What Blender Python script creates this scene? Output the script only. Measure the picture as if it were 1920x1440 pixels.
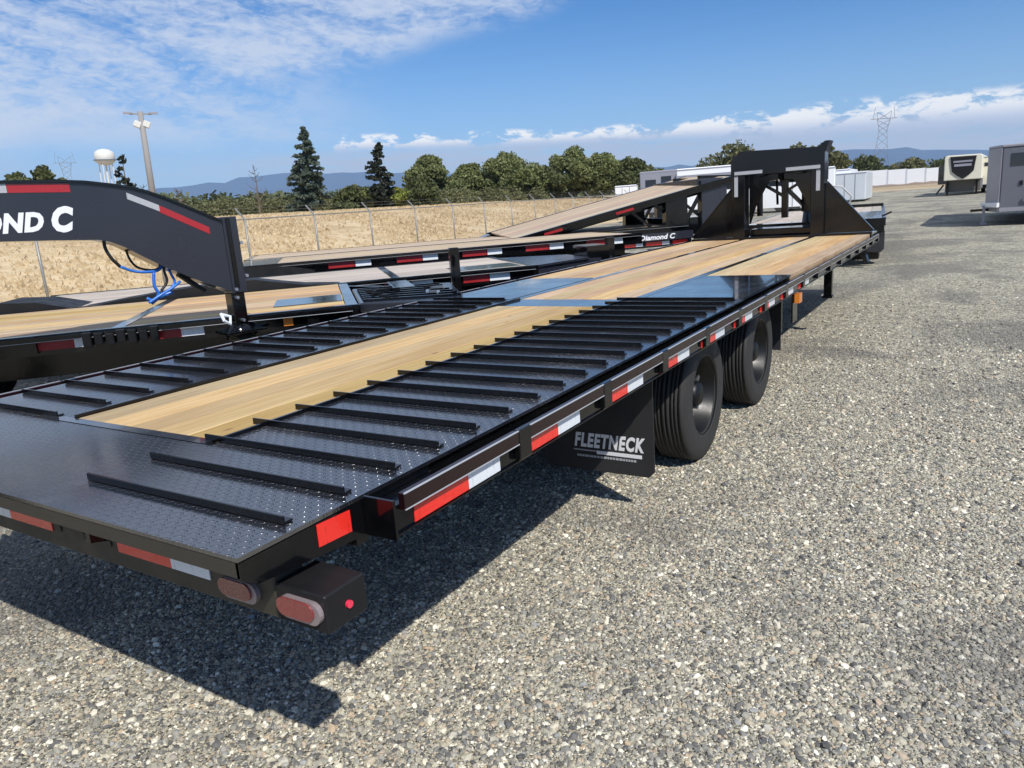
import bpy, bmesh, math, random
import numpy as np
from mathutils import Vector, Matrix
random.seed(7); rng = np.random.default_rng(7)
for o in list(bpy.data.objects): bpy.data.objects.remove(o)
S = bpy.context.scene
COL = S.collection
R = math.radians

# ------------------------------------------------------------------ camera
cd = bpy.data.cameras.new('camera'); cam = bpy.data.objects.new('camera', cd); COL.objects.link(cam); S.camera = cam
cd.sensor_width = 36.0; cd.lens = 26.175; cd.clip_start = 0.05; cd.clip_end = 30000
Mc = Matrix(((0.84925483, -0.0601162, 0.5245496), (0.52311507, 0.23040574, -0.82052655), (-0.0715323, 0.97123593, 0.22712087)))
cam.matrix_world = Matrix.Translation((2.423, -0.857, 1.511)) @ Mc.to_4x4()

# ------------------------------------------------------------------ world, sun, exposure
SUN = Vector((0.76, -0.50, 0.95)).normalized()
EL = math.asin(SUN.z); AZ = math.atan2(SUN.x, SUN.y)
W = bpy.data.worlds.new('World'); S.world = W; W.use_nodes = True
nt = W.node_tree; nt.nodes.clear()
class NB:
    """tiny node helper"""
    def __init__(s, tree): s.t = tree
    def n(s, typ, ins=None, **kw):
        nd = s.t.nodes.new(typ)
        for k, v in kw.items(): setattr(nd, k, v)
        for k, v in (ins or {}).items(): s.set(nd.inputs[k], v)
        return nd
    def set(s, sock, v):
        if hasattr(v, 'is_linked') or isinstance(v, bpy.types.NodeSocket): s.t.links.new(v, sock)
        else: sock.default_value = v
    def m(s, op, a, b=None, c=None, clamp=False):
        nd = s.t.nodes.new('ShaderNodeMath'); nd.operation = op; nd.use_clamp = clamp
        s.set(nd.inputs[0], a)
        if b is not None: s.set(nd.inputs[1], b)
        if c is not None: s.set(nd.inputs[2], c)
        return nd.outputs[0]
    def mr(s, v, a, b, c=0.0, d=1.0, smooth=True):
        nd = s.t.nodes.new('ShaderNodeMapRange'); nd.interpolation_type = 'SMOOTHSTEP' if smooth else 'LINEAR'
        s.set(nd.inputs[0], v)
        for i, x in zip((1, 2, 3, 4), (a, b, c, d)): s.set(nd.inputs[i], x)
        return nd.outputs[0]
    def mix(s, f, a, b, blend='MIX'):
        nd = s.t.nodes.new('ShaderNodeMix'); nd.data_type = 'RGBA'; nd.blend_type = blend
        s.set(nd.inputs[0], f); s.set(nd.inputs[6], a); s.set(nd.inputs[7], b)
        return nd.outputs[2]
    def noise(s, vec, scale, detail=3.0, rough=0.5, dist=0.0):
        return s.n('ShaderNodeTexNoise', {'Vector': vec, 'Scale': scale, 'Detail': detail, 'Roughness': rough, 'Distortion': dist}).outputs[0]
    def comb(s, x, y, z=0.0):
        return s.n('ShaderNodeCombineXYZ', {0: x, 1: y, 2: z}).outputs[0]
b = NB(nt)
sky = b.n('ShaderNodeTexSky', sky_type='NISHITA', sun_disc=False)
sky.sun_elevation = EL; sky.sun_rotation = AZ; sky.altitude = 100; sky.air_density = 1.0; sky.dust_density = 0.5; sky.ozone_density = 2.2
tc = b.n('ShaderNodeTexCoord').outputs['Generated']
nrm = b.n('ShaderNodeVectorMath', {0: tc}, operation='NORMALIZE').outputs[0]
sx = b.n('ShaderNodeSeparateXYZ', {0: nrm})
gz = b.n('ShaderNodeVectorMath', {0: nrm, 1: (0.0404, 0.0, 0.9992)}, operation='DOT_PRODUCT').outputs['Value']
el = b.m('MULTIPLY', b.m('ARCSINE', gz), 57.2958)
az = b.m('MULTIPLY', b.m('ARCTAN2', b.m('MULTIPLY', sx.outputs[0], -1.0), sx.outputs[1]), 57.2958)
skyc = b.n('ShaderNodeHueSaturation', {'Saturation': 1.36, 'Value': 1.10, 'Color': sky.outputs[0]}).outputs[0]
skyc = b.n('ShaderNodeVectorMath', {0: skyc, 1: (0.80, 0.90, 1.10)}, operation='MULTIPLY').outputs[0]
skyc = b.mix(b.mr(el, 14.0, -1.0, 0.0, 0.55), skyc, (3.3, 5.5, 9.2, 1))
# thin high cirrus in streaks that fan up to the right
th = R(-14)
u = b.m('ADD', b.m('MULTIPLY', az, math.cos(th)), b.m('MULTIPLY', el, -math.sin(th)*1.0))
v = b.m('ADD', b.m('MULTIPLY', az, math.sin(th)), b.m('MULTIPLY', el, math.cos(th)*1.0))
ci1 = b.noise(b.comb(b.m('MULTIPLY', u, 0.055), b.m('MULTIPLY', v, 0.26), 3.1), 1.0, 8.0, 0.62, 0.8)
ci2 = b.noise(b.comb(b.m('MULTIPLY', az, 0.75), b.m('MULTIPLY', el, 1.9), 8.4), 1.0, 5.0, 0.65, 0.6)
ci3 = b.noise(b.comb(b.m('MULTIPLY', az, 0.09), b.m('MULTIPLY', el, 0.16), 5.7), 1.0, 2.0, 0.5)
edge = b.m('SUBTRACT', b.m('SUBTRACT', az, 27.0), b.m('MULTIPLY', b.m('SUBTRACT', 12.3, el), 4.0))   # cloud edge falls away to the left
cm = b.mr(b.m('ADD', edge, b.m('MULTIPLY', b.m('SUBTRACT', ci3, 0.5), 10.0)), -2.5, 7.0)
cm2 = b.m('MULTIPLY', b.mr(el, 3.0, 5.0), b.mr(az, 38.0, 52.0, 0.0, 0.8))
cm = b.m('MAXIMUM', cm, cm2)
dens = b.m('ADD', b.m('MULTIPLY', ci1, 0.68), b.m('MULTIPLY', ci2, 0.34))
cir = b.m('MULTIPLY', b.mr(dens, 0.375, 0.60, 0.0, 0.84), cm)
skyc = b.mix(cir, skyc, (6.6, 7.4, 8.9, 1))
# low hazy strato layer + cumulus puffs above the hills
st = b.noise(b.comb(b.m('MULTIPLY', az, 0.22), b.m('MULTIPLY', el, 2.0), 1.3), 1.0, 7.0, 0.66, 0.4)
topL = b.mr(az, 40.0, 14.0, 3.7, 4.4)
lay = b.m('MULTIPLY', b.mr(el, topL, b.m('SUBTRACT', topL, 0.9)), b.mr(el, 0.6, 2.2))
lay = b.m('MULTIPLY', lay, b.mr(az, 56.0, 40.0, 0.35, 1.0))
skyc = b.mix(b.m('MULTIPLY', b.mr(st, 0.33, 0.55, 0.25, 0.92), lay), skyc, (5.2, 5.9, 7.5, 1))
cu = b.noise(b.comb(b.m('MULTIPLY', az, 0.42), b.m('MULTIPLY', el, 0.95), 6.3), 1.0, 9.0, 0.64, 0.3)
base = b.mr(az, 22.0, 12.0, 3.55, 3.45)
top = b.mr(az, 24.0, 9.0, 0.75, 1.35)
h = b.m('DIVIDE', b.m('SUBTRACT', el, base), top)
thr = b.m('ADD', 0.425, b.m('MULTIPLY', b.m('MAXIMUM', h, 0.0), 0.11))
thr = b.m('ADD', thr, b.mr(az, 48.0, 40.0, 0.2, 0.0)); thr = b.m('SUBTRACT', thr, b.mr(az, 18.0, 10.0, 0.0, 0.06))
cum = b.m('MULTIPLY', b.mr(b.m('SUBTRACT', cu, thr), -0.03, 0.085), b.mr(h, -0.5, 0.2))
cum = b.m('MULTIPLY', cum, b.mr(az, -60.0, -30.0)); cum = b.m('MULTIPLY', cum, b.mr(h, 1.45, 1.0))
ccol = b.mix(b.mr(h, -0.1, 0.7), (6.6, 7.2, 8.8, 1), (10.6, 10.6, 10.6, 1))
skyc = b.mix(cum, skyc, ccol)
bg = b.n('ShaderNodeBackground', {'Color': skyc, 'Strength': 0.098})
b.n('ShaderNodeOutputWorld', {'Surface': bg.outputs[0]})

sd = bpy.data.lights.new('sun', 'SUN'); sd.energy = 4.9; sd.angle = R(0.55); sd.color = (1.0, 0.955, 0.88)
so = bpy.data.objects.new('sun', sd); COL.objects.link(so); so.rotation_euler = SUN.to_track_quat('Z', 'Y').to_euler(); so.location = (20, -20, 30)
S.render.engine = 'CYCLES'
S.view_settings.view_transform = 'Standard'; S.view_settings.look = 'None'; S.view_settings.gamma = 1; S.view_settings.exposure = 0.0
try: S.view_settings.use_curve_mapping = False
except Exception: pass

# ------------------------------------------------------------------ materials
def mat(name):
    m = bpy.data.materials.new(name); m.use_nodes = True
    t = m.node_tree; t.nodes.clear(); nb = NB(t)
    p = t.nodes.new('ShaderNodeBsdfPrincipled'); o = t.nodes.new('ShaderNodeOutputMaterial'); t.links.new(p.outputs[0], o.inputs[0])
    return m, nb, p
def simple(name, col, rough=0.5, metal=0.0, var=0.12, scale=6.0, bump=0.0, bscale=40.0, coat=0.0, spec=0.5):
    m, nb, p = mat(name)
    obj = nb.n('ShaderNodeTexCoord').outputs['Object']
    nz = nb.noise(obj, scale, 4.0, 0.6)
    c0 = tuple(c*(1-var) for c in col)+(1,); c1 = tuple(min(1, c*(1+var)) for c in col)+(1,)
    nb.set(p.inputs['Base Color'], nb.mix(nz, c0, c1))
    nb.set(p.inputs['Roughness'], nb.mr(nz, 0.3, 0.7, max(0.02, rough*0.8), min(1, rough*1.25)))
    p.inputs['Metallic'].default_value = metal; p.inputs['Coat Weight'].default_value = coat; p.inputs['Coat Roughness'].default_value = 0.08
    p.inputs['Specular IOR Level'].default_value = spec
    if bump:
        bn = nb.n('ShaderNodeBump', {'Strength': bump, 'Distance': 0.01, 'Height': nb.noise(obj, bscale, 3.0)})
        nb.set(p.inputs['Normal'], bn.outputs[0])
    return m
M = {}
def black_paint():
    m, nb, p = mat('glossy_black_paint')
    obj = nb.n('ShaderNodeTexCoord').outputs['Object']
    dust = nb.noise(obj, 2.3, 6.0, 0.65)
    fine = nb.noise(obj, 60.0, 3.0, 0.6)
    d = nb.m('MULTIPLY', nb.mr(dust, 0.42, 0.75), nb.mr(fine, 0.3, 0.7, 0.3, 1.0))
    nb.set(p.inputs['Base Color'], nb.mix(d, (0.0028, 0.003, 0.004, 1), (0.011, 0.0105, 0.0095, 1)))
    nb.set(p.inputs['Roughness'], nb.mr(d, 0.0, 1.0, 0.10, 0.28))
    bn = nb.n('ShaderNodeBump', {'Strength': 0.06, 'Distance': 0.004, 'Height': nb.noise(obj, 35.0, 2.0)})
    nb.set(p.inputs['Normal'], bn.outputs[0]); return m
M['black'] = black_paint()
def tread_plate(dirt=0.4):
    m, nb, p = mat('diamond_tread_steel')
    obj = nb.n('ShaderNodeTexCoord').outputs['Object']
    s = nb.n('ShaderNodeSeparateXYZ', {0: obj})
    x = nb.m('MULTIPLY', s.outputs[0], 1/0.021); y = nb.m('MULTIPLY', s.outputs[1], 1/0.021)
    a = nb.m('ADD', x, y); c = nb.m('SUBTRACT', x, y)
    # raised lozenges, alternately leaning left and right
    def loz(p1, p2, off):
        fa = nb.m('SUBTRACT', nb.m('FRACT', nb.m('ADD', nb.m('MULTIPLY', p1, 0.5), off)), 0.5)
        fc = nb.m('SUBTRACT', nb.m('FRACT', nb.m('ADD', nb.m('MULTIPLY', p2, 0.5), off)), 0.5)
        r = nb.m('ADD', nb.m('POWER', nb.m('ABSOLUTE', nb.m('DIVIDE', fa, 0.36)), 2.0), nb.m('POWER', nb.m('ABSOLUTE', nb.m('DIVIDE', fc, 0.11)), 2.0))
        return nb.mr(r, 1.0, 0.35)
    hgt = nb.m('MAXIMUM', loz(a, c, 0.0), loz(c, a, 0.5))
    big = nb.noise(obj, 1.7, 5.0, 0.65)
    fine = nb.noise(obj, 90.0, 3.0, 0.7)
    d = nb.m('MULTIPLY', nb.mr(big, 0.40, 0.70), nb.mr(fine, 0.35, 0.65, 0.25, 1.0))
    base = nb.mix(nb.m('MULTIPLY', d, dirt), (0.010, 0.011, 0.014, 1), (0.12, 0.11, 0.11, 1))
    base = nb.mix(nb.m('MULTIPLY', hgt, 0.35), base, (0.055, 0.06, 0.075, 1))
    nb.set(p.inputs['Base Color'], base)
    nb.set(p.inputs['Roughness'], nb.mr(nb.m('ADD', d, nb.m('MULTIPLY', fine, 0.3)), 0.1, 1.1, 0.15, 0.33)); p.inputs['IOR'].default_value = 3.0; p.inputs['Coat Weight'].default_value = 0.0
    hh = nb.m('ADD', hgt, nb.m('MULTIPLY', fine, 0.12))
    bn = nb.n('ShaderNodeBump', {'Strength': 1.0, 'Distance': 0.0013, 'Height': hh})
    nb.set(p.inputs['Normal'], bn.outputs[0]); return m
M['tread'] = tread_plate()
def sheet():
    m, nb, p = mat('smooth_black_steel_sheet')
    obj = nb.n('ShaderNodeTexCoord').outputs['Object']
    n1 = nb.noise(obj, 3.0, 5.0, 0.6)
    nb.set(p.inputs['Base Color'], nb.mix(nb.mr(n1, 0.4, 0.8), (0.013, 0.014, 0.017, 1), (0.05, 0.048, 0.045, 1)))
    nb.set(p.inputs['Roughness'], nb.mr(n1, 0.3, 0.8, 0.10, 0.26)); p.inputs['IOR'].default_value = 1.9; p.inputs['Coat Weight'].default_value = 0.5
    bn = nb.n('ShaderNodeBump', {'Strength': 0.12, 'Distance': 0.02, 'Height': nb.noise(obj, 4.0, 2.0)})
    nb.set(p.inputs['Normal'], bn.outputs[0]); return m
M['sheet'] = sheet()
def wood(name, c0, c1, dark, knots=1.0):
    m, nb, p = mat(name)
    obj = nb.n('ShaderNodeTexCoord').outputs['Object']
    rnd = nb.n('ShaderNodeObjectInfo').outputs['Random']
    s = nb.n('ShaderNodeSeparateXYZ', {0: obj})
    off = nb.m('MULTIPLY', rnd, 57.0)
    vec = nb.comb(nb.m('ADD', s.outputs[0], off), nb.m('ADD', nb.m('MULTIPLY', s.outputs[1], 0.045), off), s.outputs[2])
    wav = nb.noise(vec, 26.0, 5.0, 0.55, 0.7)
    vec2 = nb.comb(nb.m('ADD', s.outputs[0], off), nb.m('ADD', nb.m('MULTIPLY', s.outputs[1], 0.02), off), 0.0)
    fine = nb.noise(vec2, 140.0, 3.0, 0.6)
    vec3 = nb.comb(nb.m('ADD', nb.m('MULTIPLY', s.outputs[0], 1.6), off), nb.m('ADD', nb.m('MULTIPLY', s.outputs[1], 0.5), off), 0.0)
    soft = nb.noise(vec3, 1.3, 3.0, 0.5)
    col = nb.mix(nb.mr(wav, 0.30, 0.70), c0+(1,), c1+(1,))
    col = nb.mix(nb.mr(fine, 0.50, 0.72, 0.0, 0.6), col, dark+(1,))
    col = nb.mix(nb.mr(soft, 0.35, 0.7, 0.0, 0.35), col, tuple(x*0.85 for x in dark)+(1,))
    hs = nb.n('ShaderNodeHueSaturation', {'Hue': nb.mr(rnd, 0, 1, 0.484, 0.512, False), 'Saturation': nb.mr(nb.m('FRACT', nb.m('MULTIPLY', rnd, 7.3)), 0, 1, 0.8, 1.12, False), 'Value': nb.mr(nb.m('FRACT', nb.m('MULTIPLY', rnd, 3.7)), 0, 1, 0.80, 1.1, False), 'Color': col})
    kv = nb.comb(nb.m('ADD', nb.m('MULTIPLY', s.outputs[0], 7.0), off), nb.m('ADD', nb.m('MULTIPLY', s.outputs[1], 2.2), off), 0.0)
    vo = nb.n('ShaderNodeTexVoronoi', {'Vector': kv, 'Scale': 1.6})
    kk = nb.mr(nb.n('ShaderNodeSeparateColor', {0: vo.outputs['Color']}).outputs[0], 0.62, 0.66)
    kn = nb.m('MULTIPLY', nb.mr(vo.outputs['Distance'], 0.12, 0.05), kk)
    fin = nb.mix(nb.m('MULTIPLY', kn, 0.85*knots), hs.outputs[0], (0.16, 0.075, 0.03, 1))
    nb.set(p.inputs['Base Color'], fin); p.inputs['Roughness'].default_value = 0.62; p.inputs['Specular IOR Level'].default_value = 0.3
    bn = nb.n('ShaderNodeBump', {'Strength': 0.25, 'Distance': 0.002, 'Height': nb.m('ADD', wav, fine)})
    nb.set(p.inputs['Normal'], bn.outputs[0]); return m
M['pine'] = wood('fresh_pine_boards', (0.52, 0.345, 0.150), (0.65, 0.475, 0.245), (0.34, 0.185, 0.07))
M['grey_pine'] = wood('weathered_pine_boards', (0.50, 0.42, 0.33), (0.60, 0.53, 0.45), (0.36, 0.29, 0.22), 0.4)
M['tan_pine'] = wood('tan_pine_boards', (0.52, 0.39, 0.25), (0.60, 0.48, 0.33), (0.36, 0.26, 0.16), 0.4)
M['satin'] = simple('satin_black_paint', (0.010, 0.010, 0.011), 0.55, spec=0.3)
M['dusty'] = simple('dusty_black_paint', (0.038, 0.033, 0.024), 0.5, var=0.35, scale=7)
M['rubber'] = simple('tyre_rubber', (0.030, 0.029, 0.028), 0.72, var=0.3, scale=9, bump=0.2, bscale=90, spec=0.4)
M['flap'] = simple('mudflap_rubber', (0.022, 0.022, 0.024), 0.6, var=0.2, scale=5)
M['rim'] = simple('black_wheel_paint', (0.0035, 0.0036, 0.004), 0.42, spec=0.4)
M['steel'] = simple('bright_zinc_steel', (0.55, 0.56, 0.58), 0.32, metal=0.9)
M['galv'] = simple('galvanised_steel', (0.27, 0.27, 0.26), 0.5, metal=0.35, var=0.2)
M['rusty'] = simple('fence_wire', (0.33, 0.30, 0.26), 0.6, metal=0.2, var=0.2)
def reflector(name, col):
    m, nb, p = mat(name)
    obj = nb.n('ShaderNodeTexCoord').outputs['Object']
    s = nb.n('ShaderNodeSeparateXYZ', {0: obj})
    f = nb.m('ABSOLUTE', nb.m('SUBTRACT', nb.m('FRACT', nb.m('MULTIPLY', nb.m('ADD', s.outputs[1], s.outputs[0]), 28.0)), 0.5))
    g = nb.noise(obj, 45.0, 2.0)
    k = nb.m('MULTIPLY', nb.mr(f, 0.40, 0.48), nb.mr(g, 0.45, 0.6))
    nb.set(p.inputs['Base Color'], nb.mix(nb.m('MULTIPLY', k, 0.45), col+(1,), tuple(c*0.5 for c in col)+(1,)))
    p.inputs['Roughness'].default_value = 0.25; p.inputs['Coat Weight'].default_value = 0.6; return m
M['red'] = reflector('red_reflective_tape', (0.80, 0.028, 0.018))
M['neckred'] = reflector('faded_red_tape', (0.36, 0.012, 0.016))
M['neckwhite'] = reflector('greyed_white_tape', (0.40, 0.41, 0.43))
M['white'] = reflector('white_reflective_tape', (0.72, 0.76, 0.80))
M['darkred'] = simple('dull_red_tape', (0.30, 0.012, 0.014), 0.4, var=0.2)
M['maroon'] = simple('dark_maroon_rail', (0.014, 0.004, 0.005), 0.25, var=0.2)  # even dark maroon of the rub rail segments
M['letter'] = simple('white_lettering_vinyl', (0.78, 0.79, 0.82), 0.4, var=0.05)
M['lens'] = simple('clear_red_lens', (0.22, 0.035, 0.032), 0.15, var=0.5, scale=120, coat=1.0, bump=0.3, bscale=220)
M['lens_rim'] = simple('chrome_lamp_rim', (0.34, 0.28, 0.28), 0.35, metal=0.4)
M['marker'] = simple('red_marker_lens', (0.75, 0.03, 0.08), 0.15, coat=1.0)
M['amber'] = simple('amber_lens', (0.70, 0.22, 0.03), 0.2, coat=0.6)
M['grey_paint'] = simple('charcoal_trailer_paint', (0.019, 0.021, 0.030), 0.3, var=0.12, scale=2.0, coat=0.4)
M['hose_blue'] = simple('blue_air_hose', (0.03, 0.16, 0.55), 0.35)
M['hose_black'] = simple('black_cable', (0.012, 0.012, 0.013), 0.5)
M['hose_white'] = simple('pale_cable', (0.5, 0.5, 0.5), 0.5)
M['white_panel'] = simple('white_aluminium_panel', (0.80, 0.81, 0.82), 0.35, var=0.04, scale=0.6)
M['pale_panel'] = simple('pale_blue_grey_panel', (0.56, 0.60, 0.63), 0.4, var=0.06, scale=0.6)
M['silver_panel'] = simple('silver_panel', (0.30, 0.30, 0.34), 0.35, var=0.08, scale=0.7, metal=0.2)
M['grey_panel'] = simple('grey_trailer_panel', (0.125, 0.13, 0.155), 0.33, var=0.10, scale=0.8, coat=0.3)
M['grey_light'] = simple('pale_grey_trailer_panel', (0.27, 0.27, 0.30), 0.35, var=0.12, scale=1.4)
M['glass'] = simple('dark_tinted_glass', (0.010, 0.011, 0.013), 0.06, coat=1.0)
M['cream'] = simple('cream_fibreglass', (0.72, 0.68, 0.55), 0.35, var=0.05)
M['bark'] = simple('bark', (0.13, 0.10, 0.075), 0.9, var=0.3, scale=5)
M['tank'] = simple('tank_white_paint', (0.62, 0.62, 0.58), 0.5, var=0.12, scale=0.3)
M['lattice'] = simple('lattice_steel', (0.20, 0.22, 0.24), 0.6, metal=0.3)
M['concrete_pole'] = simple('pole_concrete', (0.26, 0.25, 0.245), 0.8, var=0.12, scale=3)
M['text_grey'] = simple('grey_lettering_and_glint', (0.40, 0.42, 0.45), 0.4)  # also colours the painted glints on the rail edges
def foliage(name, c0, c1, c2):
    m, nb, p = mat(name)
    geo = nb.n('ShaderNodeNewGeometry')
    pos = nb.n('ShaderNodeTexCoord').outputs['Object']
    big = nb.noise(pos, 0.55, 3.0, 0.6)
    r = geo.outputs['Random Per Island']
    col = nb.mix(r, c0+(1,), c1+(1,))
    col = nb.mix(nb.mr(big, 0.4, 0.65, 0.0, 0.7), col, c2+(1,))
    nb.set(p.inputs['Base Color'], col); p.inputs['Roughness'].default_value = 0.6; p.inputs['Specular IOR Level'].default_value = 0.25
    t = nb.t; tr = nb.n('ShaderNodeBsdfTranslucent', {'Color': col})
    ms = nb.n('ShaderNodeMixShader', {0: 0.25}); t.links.new(p.outputs[0], ms.inputs[1]); t.links.new(tr.outputs[0], ms.inputs[2])
    out = [x for x in t.nodes if x.type == 'OUTPUT_MATERIAL'][0]; t.links.new(ms.outputs[0], out.inputs[0]); return m
M['leaf'] = foliage('broad_leaf_foliage', (0.095, 0.12, 0.042), (0.25, 0.27, 0.11), (0.18, 0.20, 0.075))
M['leaf_dark'] = foliage('dark_leaf_foliage', (0.055, 0.072, 0.028), (0.15, 0.165, 0.065), (0.09, 0.105, 0.042))
M['leaf_yellow'] = foliage('yellow_green_foliage', (0.17, 0.20, 0.04), (0.26, 0.28, 0.06), (0.20, 0.22, 0.05))
M['needle'] = foliage('blue_green_needles', (0.045, 0.068, 0.050), (0.14, 0.17, 0.13), (0.08, 0.105, 0.078))
M['needle_dark'] = foliage('dark_needles', (0.022, 0.030, 0.020), (0.055, 0.062, 0.040), (0.035, 0.042, 0.028))
M['olive'] = foliage('olive_scrub_foliage', (0.09, 0.10, 0.042), (0.20, 0.195, 0.09), (0.15, 0.155, 0.07))

# ------------------------------------------------------------------ mesh builder
class MB:
    def __init__(s): s.v = []; s.f = []
    def add(s, vs, fs):
        k = len(s.v); s.v += [tuple(x) for x in vs]; s.f += [tuple(i+k for i in f) for f in fs]; return s
    def box(s, x0, x1, y0, y1, z0, z1, mtx=None):
        vs = [Vector((x, y, z)) for z in (z0, z1) for y in (y0, y1) for x in (x0, x1)]
        if mtx is not None: vs = [mtx @ v for v in vs]
        return s.add(vs, [(0, 2, 3, 1), (4, 5, 7, 6), (0, 1, 5, 4), (2, 6, 7, 3), (0, 4, 6, 2), (1, 3, 7, 5)])
    def prism(s, pts, axis, a0, a1, mtx=None):
        """closed polygon in the two other axes, extruded along axis"""
        n = len(pts); vs = []
        for a in (a0, a1):
            for p, q in pts:
                v = Vector({'x': (a, p, q), 'y': (p, a, q), 'z': (p, q, a)}[axis]); vs.append(mtx @ v if mtx is not None else v)
        fs = [tuple(range(n-1, -1, -1)), tuple(range(n, 2*n))]+[(i, (i+1) % n, n+(i+1) % n, n+i) for i in range(n)]
        return s.add(vs, fs)
    def bar(s, p, q, w, h=None, up=Vector((0, 0, 1))):
        p = Vector(p); q = Vector(q); h = h or w; d = (q-p).normalized()
        if abs(d.dot(up)) > .99: up = Vector((0, 1, 0))
        r = d.cross(up).normalized()*w/2; u = r.cross(d).normalized()*h/2
        vs = [e+a*r+c*u for e in (p, q) for a, c in ((-1, -1), (1, -1), (1, 1), (-1, 1))]
        return s.add(vs, [(0, 1, 2, 3), (7, 6, 5, 4), (0, 4, 5, 1), (1, 5, 6, 2), (2, 6, 7, 3), (3, 7, 4, 0)])
    def tube(s, pts, r, n=8, cap=True):
        pts = [Vector(p) for p in pts]; rr = r if isinstance(r, (list, tuple)) else [r]*len(pts)
        up = None; rings = []
        for i, p in enumerate(pts):
            d = (pts[min(i+1, len(pts)-1)]-pts[max(i-1, 0)]).normalized()
            if up is None: up = Vector((0, 0, 1)) if abs(d.z) < .9 else Vector((1, 0, 0))
            a = d.cross(up).normalized(); c = a.cross(d).normalized(); up = c
            rings.append([p+(a*math.cos(2*math.pi*k/n)+c*math.sin(2*math.pi*k/n))*rr[i] for k in range(n)])
        vs = [v for g in rings for v in g]; fs = []
        for i in range(len(pts)-1):
            for k in range(n): fs.append((i*n+k, i*n+(k+1) % n, (i+1)*n+(k+1) % n, (i+1)*n+k))
        if cap: fs += [tuple(range(n-1, -1, -1)), tuple((len(pts)-1)*n+k for k in range(n))]
        return s.add(vs, fs)
    def lathe(s, prof, n=32, axis='x', c=(0, 0, 0)):
        """prof: list of (along axis, radius), closed ring if first==last"""
        vs = []; m = len(prof)
        for k in range(n):
            a = 2*math.pi*k/n; ca, sa = math.cos(a), math.sin(a)
            for t, r in prof:
                vs.append((c[0]+t, c[1]+r*ca, c[2]+r*sa) if axis == 'x' else (c[0]+r*ca, c[1]+r*sa, c[2]+t))
        fs = [(k*m+i, k*m+i+1, ((k+1) % n)*m+i+1, ((k+1) % n)*m+i) for k in range(n) for i in range(m-1)]
        return s.add(vs, fs)
    def mesh(s, name, m, smooth=False, bevel=0.0):
        me = bpy.data.meshes.new(name); me.from_pydata(s.v, [], s.f); me.update()
        bm = bmesh.new(); bm.from_mesh(me); bmesh.ops.recalc_face_normals(bm, faces=bm.faces)
        if bevel: bmesh.ops.bevel(bm, geom=list(bm.edges), offset=bevel, segments=1, affect='EDGES', profile=0.5)
        bm.to_mesh(me); bm.free()
        if smooth: me.shade_smooth()
        me.materials.append(m); return me
    def build(s, name, m, parent=None, smooth=False, bevel=0.0, **kw):
        return put(name, s.mesh(name, m, smooth, bevel), parent, **kw)
def put(name, me, parent=None, loc=None, rot=None, label=None, cat=None, group=None, kind=None):
    o = bpy.data.objects.new(name, me); COL.objects.link(o)
    if parent: o.parent = parent
    if loc: o.location = loc
    if rot: o.rotation_euler = rot
    if label: o['label'] = label
    if cat: o['category'] = cat
    if group: o['group'] = group
    if kind: o['kind'] = kind
    return o
def thing(name, label, cat, loc=(0, 0, 0), rz=0.0, group=None, rot=None):
    o = bpy.data.objects.new(name, None); COL.objects.link(o); o.location = loc; o.rotation_euler = rot or (0, 0, rz)
    o['label'] = label; o['category'] = cat; o.empty_display_size = .3
    if group: o['group'] = group
    return o
def box(name, m, parent, *d, bevel=0.0, **kw): return MB().box(*d).build(name, m, parent, bevel=bevel, **kw)
def text_mesh(body, size, m, depth=0.001, shear=0.0, bold=0.0, xs=1.0, gap=1.0):
    cu = bpy.data.curves.new('txt', 'FONT'); cu.body = body; cu.size = size; cu.shear = shear; cu.offset = bold; cu.extrude = depth; cu.resolution_u = 3; cu.space_character = gap
    o = bpy.data.objects.new('txt', cu); COL.objects.link(o); dg = bpy.context.evaluated_depsgraph_get()
    me = bpy.data.meshes.new_from_object(o.evaluated_get(dg)); bpy.data.objects.remove(o)
    for v in me.vertices: v.co.x *= xs
    me.materials.clear(); me.materials.append(m); return me

# ------------------------------------------------------------------ ground
def fence_x(y): return -15.29-0.1287*(y-13.51)
def gz_(x, y):
    w = np.maximum(0.0, fence_x(y)-1.0-x)
    z = 2.55*(1-np.exp(-w/9.0))+0.03*np.maximum(0, w-30)
    r = np.maximum(0.0, y-12.0)
    return z+0.007*r*np.exp(-w/30.0)+0.0*x
def gh(x, y): return float(gz_(np.array(float(x)), np.array(float(y))))
def grid(xs, ys, name, m, **kw):
    X, Y = np.meshgrid(xs, ys); Z = gz_(X, Y)
    Z = np.where(np.hypot(X, Y) > 25, Z+0.05*np.sin(X*0.21+1)*np.sin(Y*0.17), Z)
    vs = np.stack([X.ravel(), Y.ravel(), Z.ravel()], 1); nx = len(xs); fs = []
    for j in range(len(ys)-1):
        for i in range(nx-1): a = j*nx+i; fs.append((a, a+1, a+nx+1, a+nx))
    me = bpy.data.meshes.new(name); me.from_pydata(vs.tolist(), [], fs); me.materials.append(m); me.shade_smooth()
    return put(name, me, **kw)
def spaced(lo, hi):
    s = set()
    for r, st in ((40, 2), (120, 8), (600, 40), (4800, 600)):
        a = -r
        while a <= r: 
            if lo <= a <= hi and (r == 40 or abs(a) > {120: 40, 600: 120, 4800: 600}[r]): s.add(a)
            a += st
    return np.array(sorted(s | {lo, hi}), float)
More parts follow.
